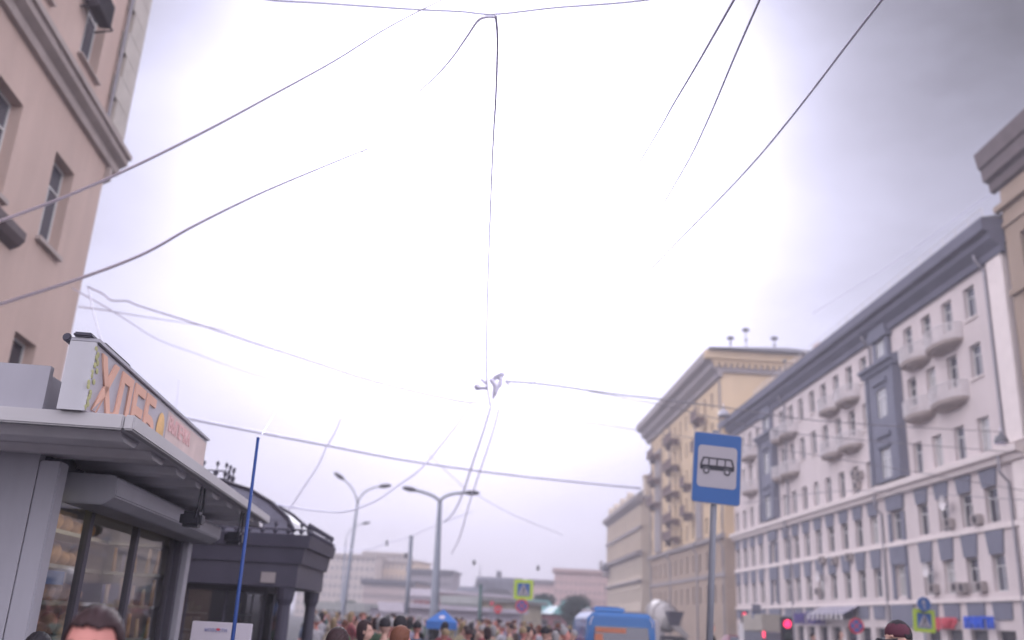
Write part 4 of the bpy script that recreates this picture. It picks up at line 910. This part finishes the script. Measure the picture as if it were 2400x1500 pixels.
def junction():
    c = atY(1165, 895, 20)
    r = empty('wire_junction', c, 0, 'cluster of clamps and insulators where the wires meet', 'wire junction')
    def q(px, py): return atY(px, py, 20) - c
    MB().tube([q(1116, 905), q(1125, 909), q(1143, 908)], .05, 8).ball(q(1119, 907), .08, 8).build('insulator', M['wire'], r)
    MB().tube([q(1126, 889), q(1133, 892), q(1139, 900)], .035, 8).build('insulator', M['wire'], r)
    MB().tube([q(1148, 888), q(1156, 895), q(1163, 905), q(1160, 920), q(1155, 935)], [.04, .06, .08, .06, .02], 8).build('hanger', M['wire'], r)
    MB().tube([q(1150, 898), q(1162, 884), q(1175, 878), q(1183, 876)], [.03, .06, .07, .04], 8).tube([q(1166, 880), q(1175, 890), q(1172, 900), q(1164, 910)], .055, 8).build('clamp', M['wire'], r)
    MB().tube([q(1185, 893), q(1192, 902), q(1197, 893), q(1186, 892)], .03, 6).build('bracket', M['wire'], r)
junction()
def hang_lamp(px, py, Y, s, label, m='lamp', shape='ball'):
    c = atY(px, py, Y); r = empty('hanging_lantern', c, 0, label, 'lantern', 'lanterns hung on wires')
    if shape == 'ball': MB().lathe([(.02, s * 1.1), (s * .35, s), (s * .6, s * .3), (s * .55, -s * .5), (s * .2, -s)], n=12).build('shade', M[m], r, smooth=True)
    else:
        MB().lathe([(.03, s * 1.0), (s * .2, s * .9), (s * .25, s * .5), (s * .7, s * .35), (s * .95, -s * .35), (s * 1.0, -s * .5)], n=16).build('shade', M[m], r, smooth=True)
        MB().lathe([(s * .9, -s * .55), (s * .8, -s * .7), (s * .3, -s * .8)], n=16).build('lens', M['lampw' if m != 'lamp' else 'wire'], r, smooth=True)
    MB().tube([(0, 0, s), (0, 0, s * 1.6)], .02, 5).build('hook', M['wire'], r)
for px, py, l in ((783, 1284, 'far hanging lantern just right of the pavilion roof'), (907, 1273, 'far hanging lantern between the lamp posts, higher one'), (951, 1302, 'far hanging lantern beside the bare catenary pole'), (1111, 1319, 'far hanging lantern above the mansard roof'), (1261, 1332, 'far hanging lantern above the low pink building')):
    hang_lamp(px, py, 62, .17, l)
hang_lamp(1696, 968, 44, .30, 'pale hanging lantern above the bus stop sign', 'lampw', 'bell')
hang_lamp(2346, 1028, 42, .34, 'dark hanging lantern at the right end of the white building', 'lamp', 'bell')
hang_lamp(1418, 1330, 62, .3, 'dark lantern on a bracket at the corner building', 'lamp', 'bell')

# ---------------------------------------------------------------- tent
def tent(px, pyt, pxl, pxr, pyb, Y, label, m='tentblue'):
    a = ground(pxl, Y); b = ground(pxr, Y); w = (b.x - a.x) / 2; c = (a + b) / 2; zt = zpx(px, pyt, Y); zb = zpx(px, pyb, Y)
    r = empty('market_tent', c, 0, label, 'tent')
    ap = (atY(px, pyt, Y).x - c.x, 0, zt)
    cn = MB().add([(-w, -w, zb), (w, -w, zb), (w, w, zb), (-w, w, zb), ap, (-w, -w, zb - .25), (w, -w, zb - .25), (w, w, zb - .25), (-w, w, zb - .25)], [(0, 1, 4), (1, 2, 4), (2, 3, 4), (3, 0, 4), (0, 1, 6, 5), (1, 2, 7, 6), (2, 3, 8, 7), (3, 0, 5, 8)]).build('canopy', M[m], r)
    nrm = (Vector((w, -w, zb)) - Vector((-w, -w, zb))).cross(Vector(ap) - Vector((-w, -w, zb))).normalized()
    cc = Vector((-w, -w, zb)).lerp(Vector((w, -w, zb)), .5).lerp(Vector(ap), .33) + nrm * .015
    MB().add([cc + Vector((math.cos(t) * w * .2, 0, 0)) + (Vector(ap) - Vector((0, -w, zb))).normalized() * math.sin(t) * w * .18 for t in [k * math.pi / 8 for k in range(16)]], [tuple(range(16))]).build('round_emblem', M['tentwhite'], cn)
    for x in (-w + .03, w - .03):
        for y in (-w + .03, w - .03): MB().cyl((x, y, 0), (x, y, zb - .02), .025, n=8).build('leg', M['steel'], r)
tent(1040, 1428, 1002, 1072, 1457, 34, 'blue pointed market tent with pale round emblem')

# ---------------------------------------------------------------- vehicles
def wheels(r, xs, ys, R, w):
    for x in xs:
        for y in ys:
            t = MB().lathe([(R * .6, -w / 2), (R * .95, -w / 2), (R, -w * .3), (R, w * .3), (R * .95, w / 2), (R * .6, w / 2)], (0, 0, 0), 20, 'x').build('wheel', M['rubber'], r, smooth=False, loc=(x, y, R))
            MB().lathe([(.03, -w * .42), (R * .58, -w * .42), (R * .58, w * .42), (.03, w * .42)], (0, 0, 0), 16, 'x').build('rim', M['rim'], t)
def loft(secs):
    """secs: list of (y, [(x,z)...]) closed outlines with equal counts"""
    b = MB(); n = len(secs[0][1])
    vs = [(x, y, z) for y, p in secs for x, z in p]
    fs = [(i * n + j, i * n + (j + 1) % n, (i + 1) * n + (j + 1) % n, (i + 1) * n + j) for i in range(len(secs) - 1) for j in range(n)]
    fs += [tuple(range(n)), tuple(range((len(secs) - 1) * n, len(secs) * n))]
    return b.add(vs, fs)
def sec(w, z0, z1, tw, belt):
    return [(-w, z0), (w, z0), (w, belt), (tw + .08, z1 - .12), (tw - .05, z1), (-tw + .05, z1), (-tw - .08, z1 - .12), (-w, belt)]
def car(px, Y, m, label, rz=0, H=1.45):
    r = empty('parked_car', ground(px, Y), rz, label, 'car', 'cars queuing on the road')
    b = loft([(0, sec(.78, .35, .85, .6, .6)), (.12, sec(.86, .28, .98, .68, .7)), (.9, sec(.88, .25, 1.02, .7, .85)), (3.4, sec(.88, .25, .95, .7, .8)), (4.3, sec(.84, .28, .75, .62, .6)), (4.4, sec(.76, .35, .65, .6, .55))])
    b.build('body', M[m], r, smooth=False, bevel=.02)
    g = MB().add([(-.72, .5, .98), (.72, .5, .98), (.8, 3.1, .93), (-.8, 3.1, .93), (-.56, 1.0, H), (.56, 1.0, H), (.56, 2.2, H), (-.56, 2.2, H)], [(0, 1, 5, 4), (1, 2, 6, 5), (2, 3, 7, 6), (3, 0, 4, 7), (4, 5, 6, 7)]).build('cabin', M[m], r, bevel=.03)
    MB().add([(-.62, .53, 1.02), (.62, .53, 1.02), (.5, .95, H - .08), (-.5, .95, H - .08)], [(0, 1, 2, 3)]).xf(Matrix.Translation((0, -.035, .0))).build('rear_window', M['pane_l' if m == 'carwhite' else 'pane'], r)
    for s in (-1, 1):
        MB().box(s * .62 - .14, s * .62 + .14, -.05, .08, .62, .84).build('tail_light', M['tail'], r, bevel=.02)
        MB().box(s * .95 - .07, s * .95 + .07, 2.6, 2.75, .9, 1.05).build('wing_mirror', M[m], r, bevel=.02)
    MB().box(-.26, .26, -.03, .0, .5, .62).build('number_plate', M['signgrey'], r)
    wheels(r, (-.78, .78), (.85, 3.5), .31, .2)
car(1285, 74, 'cargrey', 'grey car with lit tail lights under the teal market row')
car(1318, 66, 'carred', 'maroon car with lit tail lights beside the grey car')
car(1344, 44, 'carwhite', 'white car just left of the blue van', H=1.5)
car(1735, 66, 'carred', 'maroon car with lit tail lights below the distant traffic light', H=1.5)
def blue_van():
    Y = 26; a = ground(1372, Y); b = ground(1541, Y); c = (a + b) / 2; hw = (b.x - a.x) / 2
    H = zpx(1450, 1436, Y)
    r = empty('blue_van', c, rad(1), 'blue van seen from behind with roof hatch, right of the crowd', 'van')
    def vs(w, z0, z1, tw): return [(-w, z0), (w, z0), (w, 1.2), (tw + .05, z1 - .18), (tw - .12, z1), (-tw + .12, z1), (-tw - .05, z1 - .18), (-w, 1.2)]
    loft([(0, vs(hw - .04, .45, H - .1, hw - .16)), (.12, vs(hw, .4, H, hw - .1)), (3.6, vs(hw, .4, H, hw - .1)), (4.3, vs(hw, .4, 1.55, hw - .15)), (5.0, vs(hw - .1, .45, 1.25, hw - .2))]).build('body', M['vanblue'], r, bevel=.05)
    MB().add([(-hw + .22, -.02, 1.25), (hw - .2, -.02, 1.25), (hw - .26, .01, H - .36), (-hw + .26, .01, H - .36)], [(0, 1, 2, 3)]).xf(Matrix.Translation((0, -.02, 0))).build('rear_window', M['pane'], r)
    MB().box(-hw + .27, .12, -.062, -.05, H - .52, H - .40).box(-hw + .25, -hw + .47, -.064, -.052, H - .74, H - .561).build('orange_window_band', M['orangewin'], r)  # flat orange bands laid over the rear window
    MB().prism([(.15, H + .003), (1.1, H + .003), (1.05, H + .12), (.25, H + .13)], -hw + .25, .12, 'x').build('roof_hatch', M['vanblue'], r, bevel=.03)
    MB().box(-hw + .35, -.02, .3, .9, H + .131, H + .15).build('hatch_lid', M['signblue'], r)
    for s in (-1, 1):
        MB().box(s * (hw - .13) - .05, s * (hw - .13) + .05, -.04, .05, .9, 1.2).build('tail_light', M['tail'], r)
        MB().tube([(s * (hw - .12), -.03, H - .34), (s * (hw - .15), -.03, H - .2), (s * (hw - .2), .0, H - .13)], .012, 6).build('marker_strip', M['carwhite'], r)
    MB().box(-hw + .05, hw - .05, -.12, .02, .4, .58).build('bumper', M['black'], r, bevel=.03)
    wheels(r, (-hw + .12, hw - .12), (.9, 4.0), .34, .22)
blue_van()
def mixer():
    Y = 84; p = ground(1577, Y); r = empty('mixer_truck', p, rad(6), 'concrete mixer truck with white drum and dark hopper beside the blue van', 'truck')
    H = zpx(1577, 1430, Y)
    MB().box(-1.2, 1.2, -.2, 8.5, .75, 1.1).build('chassis', M['black'], r)
    prof = [(.55, 0), (.75, .15), (1.15, 1.2), (1.25, 2.4), (1.1, 4.2), (.6, 5.2)]
    d = MB().lathe(prof, n=24); d.xf(Matrix.Translation((-.1, .5, H - 1.0)) @ Matrix.Rotation(rad(-78), 4, 'X')); dr = d.build('drum', M['drum'], r, smooth=True)
    fin = MB()
    for k in range(3):
        pts = []
        for q in range(16):
            t = q / 15; y = .3 + t * 3.5; R = 1.17 + .1 * math.sin(t * 3); a = k * 2.1 + t * 4; pts.append((R * math.cos(a), R * math.sin(a), y))
        fin.tube(pts, .05, 5)
    fin.xf(Matrix.Translation((-.1, .5, H - 1.0)) @ Matrix.Rotation(rad(-78), 4, 'X')); fin.build('drum_stripe', M['greyst'], dr)
    MB().add([(-.6, -.5, H - .1), (.9, -.5, H - .1), (.9, .5, H - .1), (-.6, .5, H - .1), (-.2, -.2, H - 1.3), (.5, -.2, H - 1.3), (.5, .3, H - 1.3), (-.2, .3, H - 1.3)], [(0, 1, 5, 4), (1, 2, 6, 5), (2, 3, 7, 6), (3, 0, 4, 7), (4, 5, 6, 7)]).build('hopper', M['dark'], r)
    MB().prism([(-.35, H - 1.3), (.5, H - 1.3), (1.3, H - 2.1), (1.0, H - 2.3)], -.7, -.2, 'y').build('chute', M['drum'], r)
    MB().box(-1.2, 1.2, 6.6, 8.6, 1.1, 2.9).build('cab', M['carwhite'], r, bevel=.1)
    wheels(r, (-1.05, 1.05), (1.2, 2.6, 7.4), .5, .3)
mixer()
def box_truck():
    Y = 58; p = ground(1812, Y); r = empty('box_truck', p, 0, 'tan box truck seen from behind, left of the red traffic light', 'truck')
    H = zpx(1812, 1440, Y); hw = 24 / FPX * Y
    MB().box(-hw, hw, 0, 4.5, H - 1.0, H).build('cargo_box', M['box'], r, bevel=.04)
    MB().box(-hw + .02, hw - .02, .02, 4.4, .8, H - 1.02).build('lower_body', M['mansard'], r, bevel=.02)
    MB().box(-hw + .1, hw - .1, 4.55, 6.2, .6, 2.3).build('cab', M['carwhite'], r, bevel=.1)
    MB().box(-hw + .1, hw - .1, .1, 6.0, .5, .79).build('chassis', M['black'], r)
    for s in (-1, 1): MB().box(s * (hw - .08) - .07, s * (hw - .08) + .07, -.05, .0, 1.5, 1.85).build('tail_light', M['tail'], r)
    for s in (-1, 1): MB().box(s * (hw - .12) - .09, s * (hw - .12) + .09, -.12, -.06, .7, .85).build('reflector', M['tail'], r)
    wheels(r, (-hw + .18, hw - .18), (1.0, 5.2), .42, .25)
box_truck()

# ---------------------------------------------------------------- people
def skin_mesh(verts, edges, radii, root, sub=1, voxel=None, extra=None):
    me = bpy.data.meshes.new('sk'); me.from_pydata(verts, edges, []); o = bpy.data.objects.new('sk', me); COL.objects.link(o)
    md = o.modifiers.new('s', 'SKIN'); 
    if not me.skin_vertices: 
        pass
    lay = me.skin_vertices[0].data
    for i, rr_ in enumerate(radii): lay[i].radius = (rr_, rr_) if not isinstance(rr_, tuple) else rr_; lay[i].use_root = (i == root)
    md.use_smooth_shade = True
    s = o.modifiers.new('ss', 'SUBSURF'); s.levels = sub; s.render_levels = sub
    dg = bpy.context.evaluated_depsgraph_get(); out = bpy.data.meshes.new_from_object(o.evaluated_get(dg)); bpy.data.objects.remove(o)
    if extra: 
        bm = bmesh.new(); bm.from_mesh(out)
        for e in extra: bm.from_mesh(e)
        bm.to_mesh(out); bm.free()
    if voxel:
        o = bpy.data.objects.new('rm', out); COL.objects.link(o); r_ = o.modifiers.new('r', 'REMESH'); r_.mode = 'VOXEL'; r_.voxel_size = voxel; r_.use_smooth_shade = True
        sm = o.modifiers.new('sm', 'SMOOTH'); sm.iterations = 2; sm.factor = .5
        dg = bpy.context.evaluated_depsgraph_get(); o2 = bpy.data.meshes.new_from_object(o.evaluated_get(dg)); bpy.data.objects.remove(o); out = o2
    return out
def head_parts(hz):
    """head at (0,0,hz) facing -y, returned as list of meshes (skull, jaw, nose, ears, brow)"""
    L_ = []
    b = MB().ball((0, .012, hz + .03), 1, 18, (.078, .098, .105)); b.ball((0, -.022, hz - .045), 1, 14, (.062, .075, .078))
    b.ball((0, -.04, hz - .095), 1, 10, (.035, .035, .025))
    b.ball((0, -.104, hz - .022), 1, 8, (.014, .022, .026)); b.ball((0, -.094, hz + .01), 1, 8, (.011, .016, .035))
    b.ball((-.034, -.082, hz + .03), 1, 8, (.026, .014, .009)); b.ball((.034, -.082, hz + .03), 1, 8, (.026, .014, .009))
    b.ball((0, -.092, hz - .062), 1, 8, (.026, .012, .007)); b.ball((0, -.090, hz - .073), 1, 8, (.022, .012, .008))
    for s in (-1, 1): b.ball((s * .083, .008, hz - .012), 1, 8, (.012, .02, .034))
    b.v = [(x * 1.08, y * 1.08, hz - .12 + (z - hz + .12) * 1.08) for x, y, z in b.v]
    L_.append(b.mesh('h')); return L_
def body_mesh(pose, voxel):
    # joints
    sh, hipw = .185, .095
    V = []; E = []; Rr = []
    def add(p, r_, parent=None):
        V.append(p); Rr.append(r_)
        if parent is not None: E.append((parent, len(V) - 1))
        return len(V) - 1
    pel = add((0, 0, .95), (.135, .11)); wst = add((0, 0, 1.10), (.12, .095), pel); chest = add((0, .005, 1.30), (.15, .115), wst); neckb = add((0, .01, 1.45), (.075, .07), chest); neck = add((0, -.002, 1.53), .052, neckb); add((0, -.005, 1.60), .055, neck)
    for s in (-1, 1):
        st = pose['stride'] * s
        h = add((s * hipw, 0, .9), .09, pel); k = add((s * hipw * 1.05, st * .5 - .02, .49), .056, h); a = add((s * hipw, st * 1.0 + .02, .09), .04, k); t = add((s * hipw * 1.1, st * 1.0 - .13, .035), .032, a)
        so = add((s * sh, .01, 1.385), .050, chest); 
        el = pose['elbow'][0 if s < 0 else 1]; wr = pose['wrist'][0 if s < 0 else 1]
        e = add((s * el[0], el[1], el[2]), .038, so); w = add((s * wr[0], wr[1], wr[2]), .026, e)
        d = (Vector((s * wr[0], wr[1], wr[2])) - Vector((s * el[0], el[1], el[2]))).normalized(); pw = Vector((s * wr[0], wr[1], wr[2]))
        palm = add(tuple(pw + d * .06), .028, w)
        sd = Vector((0, 1, 0)) if abs(d.y) < .6 else Vector((1, 0, 0)); sd = (sd - d * sd.dot(d)).normalized(); inn = Vector((-s, 0, 0))
        for q, (off, ln) in enumerate(((-.028, .062), (-.010, .074), (.010, .070), (.027, .055))):
            p0 = pw + d * .085 + sd * off; f1 = add(tuple(p0 + d * .012), .010, palm); f2 = add(tuple(p0 + d * ln * .55 + inn * .008), .009, f1); add(tuple(p0 + d * ln * .95 + inn * .026), .008, f2)
        t1 = add(tuple(pw + d * .03 - sd * .03 + inn * .01), .012, palm); add(tuple(pw + d * .065 - sd * .05 + inn * .02), .009, t1)
    return skin_mesh(V, E, Rr, 0, 1, voxel, head_parts(1.665))
def garment(kind, body):
    """cloth cut from the body's own surface, pushed out and smoothed so that it follows the figure"""
    bm = bmesh.new(); bm.from_mesh(body); bm.normal_update()
    def inside(c):
        x, y, z = c; ax = abs(x)
        if kind == 'shirt':
            arm = ax > .195 or (y < -.17 and z > .9) or y > .17
            return (.86 < z < 1.475 - max(0, .09 - ax) * .25) and (z > .97 or not arm) and not (ax > .195 and z < 1.0)
        return .085 < z < 1.0 and ax < .185 and not (z > .84 and (y < -.165 or y > .165))
    bmesh.ops.delete(bm, geom=[f for f in bm.faces if not inside(f.calc_center_median())], context='FACES')
    rr = random.Random(4)
    for _ in range(3): bmesh.ops.smooth_vert(bm, verts=bm.verts, factor=.5, use_axis_x=True, use_axis_y=True, use_axis_z=True)
    for v in bm.verts:
        x, y, z = v.co; f = .5 + .5 * math.sin(z * 46 + x * 19 + 3 * math.sin(y * 14))
        k = .013 + .006 * f + (.02 * max(0, (1.12 - z) / .25) if kind == 'shirt' and abs(x) < .19 else 0) + (.012 if kind != 'shirt' and z < .5 else 0)
        v.co += v.normal * k
    keep = max(len(r_) for r_ in [bm.verts]) 
    out = bpy.data.meshes.new(kind); bm.to_mesh(out); bm.free()
    o = bpy.data.objects.new('t', out); COL.objects.link(o); m_ = o.modifiers.new('s', 'SOLIDIFY'); m_.thickness = .006; m_.offset = -1
    dg = bpy.context.evaluated_depsgraph_get(); m2 = bpy.data.meshes.new_from_object(o.evaluated_get(dg)); bpy.data.objects.remove(o)
    for p in m2.polygons: p.use_smooth = True
    return m2
def hair_mesh(style, hz=1.665, n=26):
    # cap of strand ridges over the skull, open over the face
    bm = bmesh.new(); rr = random.Random(11)
    bmesh.ops.create_icosphere(bm, subdivisions=5, radius=1)
    for v in list(bm.verts):
        x, y, z = v.co; front = -y
        low = -.25 if style == 'short' else (-.75 if style == 'bob' else -.1)
        hl = .50 + .16 * math.cos(x * 9) * .3  # hairline on the forehead
        keep = (z > hl - .05 * x) if front > .42 else (z > low + max(0, front) * (hl - low) / .42 * (1 if style == 'short' else .6))
        if not keep: v.tag = True
    bmesh.ops.delete(bm, geom=[v for v in bm.verts if v.tag], context='VERTS')
    for v in bm.verts:
        x, y, z = v.co; rid = .015 * math.sin(x * 34 + 5 * math.sin(y * 4)) + .015 * math.sin(z * 13 + x * 21) + .02 * rr.random()
        k = 1.07 + rid + .07 * max(0, z); v.co = Vector((x * .080 * k * 1.02, .014 + y * .100 * k, hz + .032 + z * .107 * k))
        if style == 'bob' and z < 0: v.co.z = hz + .032 + z * .107 * 2.1
    for v in bm.verts: v.co = Vector((v.co.x * 1.08, v.co.y * 1.08, hz - .12 + (v.co.z - hz + .12) * 1.08))
    me = bpy.data.meshes.new('hair'); bm.to_mesh(me); bm.free()
    o = bpy.data.objects.new('t', me); COL.objects.link(o); s = o.modifiers.new('s', 'SOLIDIFY'); s.thickness = .014; s.offset = -1
    dg = bpy.context.evaluated_depsgraph_get(); m2 = bpy.data.meshes.new_from_object(o.evaluated_get(dg)); bpy.data.objects.remove(o)
    for p in m2.polygons: p.use_smooth = True
    return m2
POSES = [dict(stride=0.0, elbow=((.235, .03, 1.12), (.235, .03, 1.12)), wrist=((.24, -.05, .88), (.24, -.05, .88))),
         dict(stride=.26, elbow=((.24, -.08, 1.14), (.24, .12, 1.14)), wrist=((.22, -.24, .95), (.23, .08, .9))),
         dict(stride=-.2, elbow=((.24, .1, 1.14), (.25, -.04, 1.13)), wrist=((.24, .06, .9), (.12, -.26, 1.22)))]
def person_proto(pi, voxel=.013):
    r = empty('person', (0, 0, 0), 0, 'x', 'person')
    bm_ = body_mesh(POSES[pi], voxel); mesh_obj('body', bm_, M['skin2'], r)
    mesh_obj('shirt', garment('shirt', bm_), CLOTH['navy'], r); mesh_obj('trousers', garment('trousers', bm_), CLOTH['denim'], r)
    for s in (-1, 1):
        st = POSES[pi]['stride'] * s; MB().ball((s * .103, st - .06, .051), 1, 10, (.052, .135, .05)).build('shoe', M['black'], r)
    mesh_obj('hair', HAIRS[pi % 2], M['hair'], r)
    return r
HAIRS = [hair_mesh('short'), hair_mesh('bob')]
protos = [person_proto(k) for k in range(3)]
used_protos = set()
def set_person(o, skin, hair, shirt, trousers):
    for ch in o.children:
        nm = ch.name.split('.')[0]; setmat(ch, {'body': M[skin], 'shirt': CLOTH[shirt], 'trousers': CLOTH[trousers], 'hair': M[hair], 'shoe': M['black']}[nm])
def place(pi, loc, rz, h, label, skin='skin2', hair='hair', shirt='navy', trousers='denim', group='people in the street crowd'):
    o = protos[pi] if pi not in used_protos else copy_tree(protos[pi]); used_protos.add(pi)
    o.location = loc; o.rotation_euler = (0, 0, rz); k = h / 1.80; o.scale = (k, k, k); tag(o, label, 'person', group); set_person(o, skin, hair, shirt, trousers); return o
# foreground man: finer body
def front_man():
    r = empty('person', (0, 0, 0), 0, 'man with short dark brown hair close to the camera before the bread kiosk', 'person')
    fb = body_mesh(POSES[0], .006); body = mesh_obj('body', fb, M['skin'], r)
    mesh_obj('shirt', garment('shirt', fb), CLOTH['black'], r); mesh_obj('trousers', garment('trousers', fb), CLOTH['denim'], r)
    for s in (-1, 1): MB().ball((s * .103, -.06, .051), 1, 10, (.052, .135, .05)).build('shoe', M['black'], r)
    hm = hair_mesh('short'); mesh_obj('hair', hm, M['hair'], r)
    for s in (-1, 1):
        MB().tube([(s * .017, -.106, 1.716), (s * .037, -.107, 1.727), (s * .060, -.095, 1.719)], [.006, .007, .003], 6).build('eyebrow', M['hair'], r)
        MB().ball((s * .036, -.094, 1.688), .011, 10, (1.1, .7, .7)).build('eye', M['eye'], r)
    c = atY(217, 1419, 3.0); k = (c.z) / 1.84
    r.location = (c.x, 3.05, 0); r.scale = (k, k, k); r.rotation_euler = (0, rad(0), rad(6))
front_man()
# crowd ------------------------------------------------------------
CAPS = ['hair', 'hairb', 'hairf', 'hairg', 'hairr']; HN = dict(hair='brown-haired', hairb='black-haired', hairf='fair-haired', hairg='grey-haired', hairr='auburn-haired')
rc = random.Random(21)
def zone(px, Y):
    a = 'near the camera' if Y < 16 else ('mid crowd' if Y < 28 else ('far down the crowd' if Y < 45 else 'crowd\'s far end'))
    if px < 800: b = 'beside the dark pavilion'
    elif px < 880: b = 'below leftmost lamp post'
    elif px < 985: b = 'below bare catenary pole'
    elif px < 1085: b = 'under the blue tent peak'
    elif px < 1180: b = 'before the market hall'
    elif px < 1280: b = 'below the crossing sign'
    elif px < 1380: b = 'left of the blue van'
    else: b = 'on the right pavement side'
    return a + ' ' + b
seen = set(); spots = []
base_list = [(800, 7.4, 1.60, 'brown', 'hair'), (945, 8.6, 1.62, 'beige', 'hairr'), (905, 15, 1.66, 'navy', 'hairb'), (940, 13, 1.70, 'navy', 'hairb'), (1045, 20, 1.48, 'mustard', 'hairf'), (1100, 21, 1.5, 'teal', 'hair'), (1240, 22, 1.6, 'black', 'hairb'), (860, 13, 1.62, 'grey', 'hair')]
for px, Y, h, sc_, hr in base_list: spots.append((px, Y, h, sc_, hr))
tries = 0
while len(spots) < 175 and tries < 9000:
    tries += 1
    Y = rc.choice([rc.uniform(18, 28), rc.uniform(22, 36), rc.uniform(28, 44), rc.uniform(30, 60), rc.uniform(40, 70)]); px = rc.uniform(722, 1362 if Y < 36 else 1250)
    g = ground(px, Y)
    if any((ground(s[0], s[1]) - g).length < .62 for s in spots): continue
    if (g - Vector((-6.55, 19.3, 0))).length < 4.0: continue
    if 26 < Y < 36.5 and 985 < px < 1088: continue
    sc_ = rc.choice(list(CLOTH)); hr = rc.choice(CAPS); key = (zone(px, Y), sc_, hr)
    if key in seen: continue
    seen.add(key); spots.append((px, Y, rc.uniform(1.5, 1.64) if Y < 26 else rc.uniform(1.54, 1.74), sc_, hr))
for i, (px, Y, h, sc_, hr) in enumerate(spots):
    pi = rc.choice([0, 1, 2]); nm = {0: 'shirt', 1: 'top', 2: 'jacket'}[pi]
    place(pi, ground(px, Y), math.pi + rc.gauss(0, .9), h, f'{HN[hr]} person, {sc_} {nm}, {zone(px, Y)}', rc.choice(['skin', 'skin2']), hr, sc_, rc.choice(['denim', 'black', 'grey', 'beige', 'navy']))
for px, Y, h, sc_, l, pz in ((112, 5.6, 1.52, 'black', 'dark-haired person in black behind the man, at the kiosk corner', 1),
                         (1668, 30, 1.83, 'black', 'person in black below the bus stop sign pole', 0), (1970, 36, 1.85, 'brown', 'person in brown under the striped awning', 1), (1905, 39, 1.7, 'grey', 'person in grey left of the striped awning', 2), (2250, 37, 1.72, 'black', 'person in black under the red lettering', 1), (2320, 36, 1.7, 'grey', 'person in grey under the blue lettering', 0)):
    p = ground(px, Y)
    if Y > 20: p.z = .12
    place(pz, p, rc.uniform(0, 6.28), h, l, 'skin2', 'hairb', sc_, 'denim')
# man in burgundy cap at the right
def cap_man():
    Y = 8.6; c = atY(2100, 1456, Y); o = place(0, (c.x, Y, 0), rad(-75), 1.9, 'person in burgundy cap with black visor at the lower right', 'skin2', 'hairb', 'navy', 'denim')
    k = 1.9 / 1.80; o.scale = (c.z / 1.83,) * 3
    b = MB(); 
    for ch in (0,):
        prof = [(.098, 1.70), (.104, 1.735), (.098, 1.77), (.075, 1.805), (.04, 1.825), (.005, 1.83)]; b.lathe(prof, (0, .012, 0), 20); b.v = [(x * .93, .012 + (y - .012) * 1.13, z) for x, y, z in b.v]
    cp = b.build('cap', CLOTH['burg'], o, smooth=True)
    v = MB().prism([(-.075, 1.70), (.075, 1.70), (.075, 1.712), (-.075, 1.712)], -.10, -.101, 'y'); v = MB()
    pts = [(-.085, -.06), (-.08, -.13), (-.045, -.185), (0, -.2), (.045, -.185), (.08, -.13), (.085, -.06)]
    v.add([(x, y, 1.722 - abs(x) * .35 + (y + .06) * .25) for x, y in pts] + [(x, y, 1.709 - abs(x) * .35 + (y + .06) * .25) for x, y in pts], [tuple(range(7)), tuple(range(13, 6, -1))] + [(i, i + 1, i + 8, i + 7) for i in range(6)] + [(6, 0, 7, 13)])
    v.build('visor', M['black'], cp)
CLOTH['burg'] = mat('burgundy_cloth', (.10, .03, .05), rough=.9)
cap_man()

# ---------------------------------------------------------------- haze
hz = MB().box(-420, 420, -60, 420, -1.5, 60).build('haze', mat('tmp', (1, 1, 1)), None); hz['kind'] = 'stuff'
hm = bpy.data.materials.new('haze_air'); hm.use_nodes = True; t = hm.node_tree; t.nodes.clear()
o_ = t.nodes.new('ShaderNodeOutputMaterial'); pv = t.nodes.new('ShaderNodeVolumePrincipled'); pv.inputs['Color'].default_value = (.92, .9, 1.0, 1); pv.inputs['Density'].default_value = .0021; pv.inputs['Anisotropy'].default_value = 0.2
t.links.new(pv.outputs[0], o_.inputs['Volume']); hz.data.materials.clear(); hz.data.materials.append(hm)
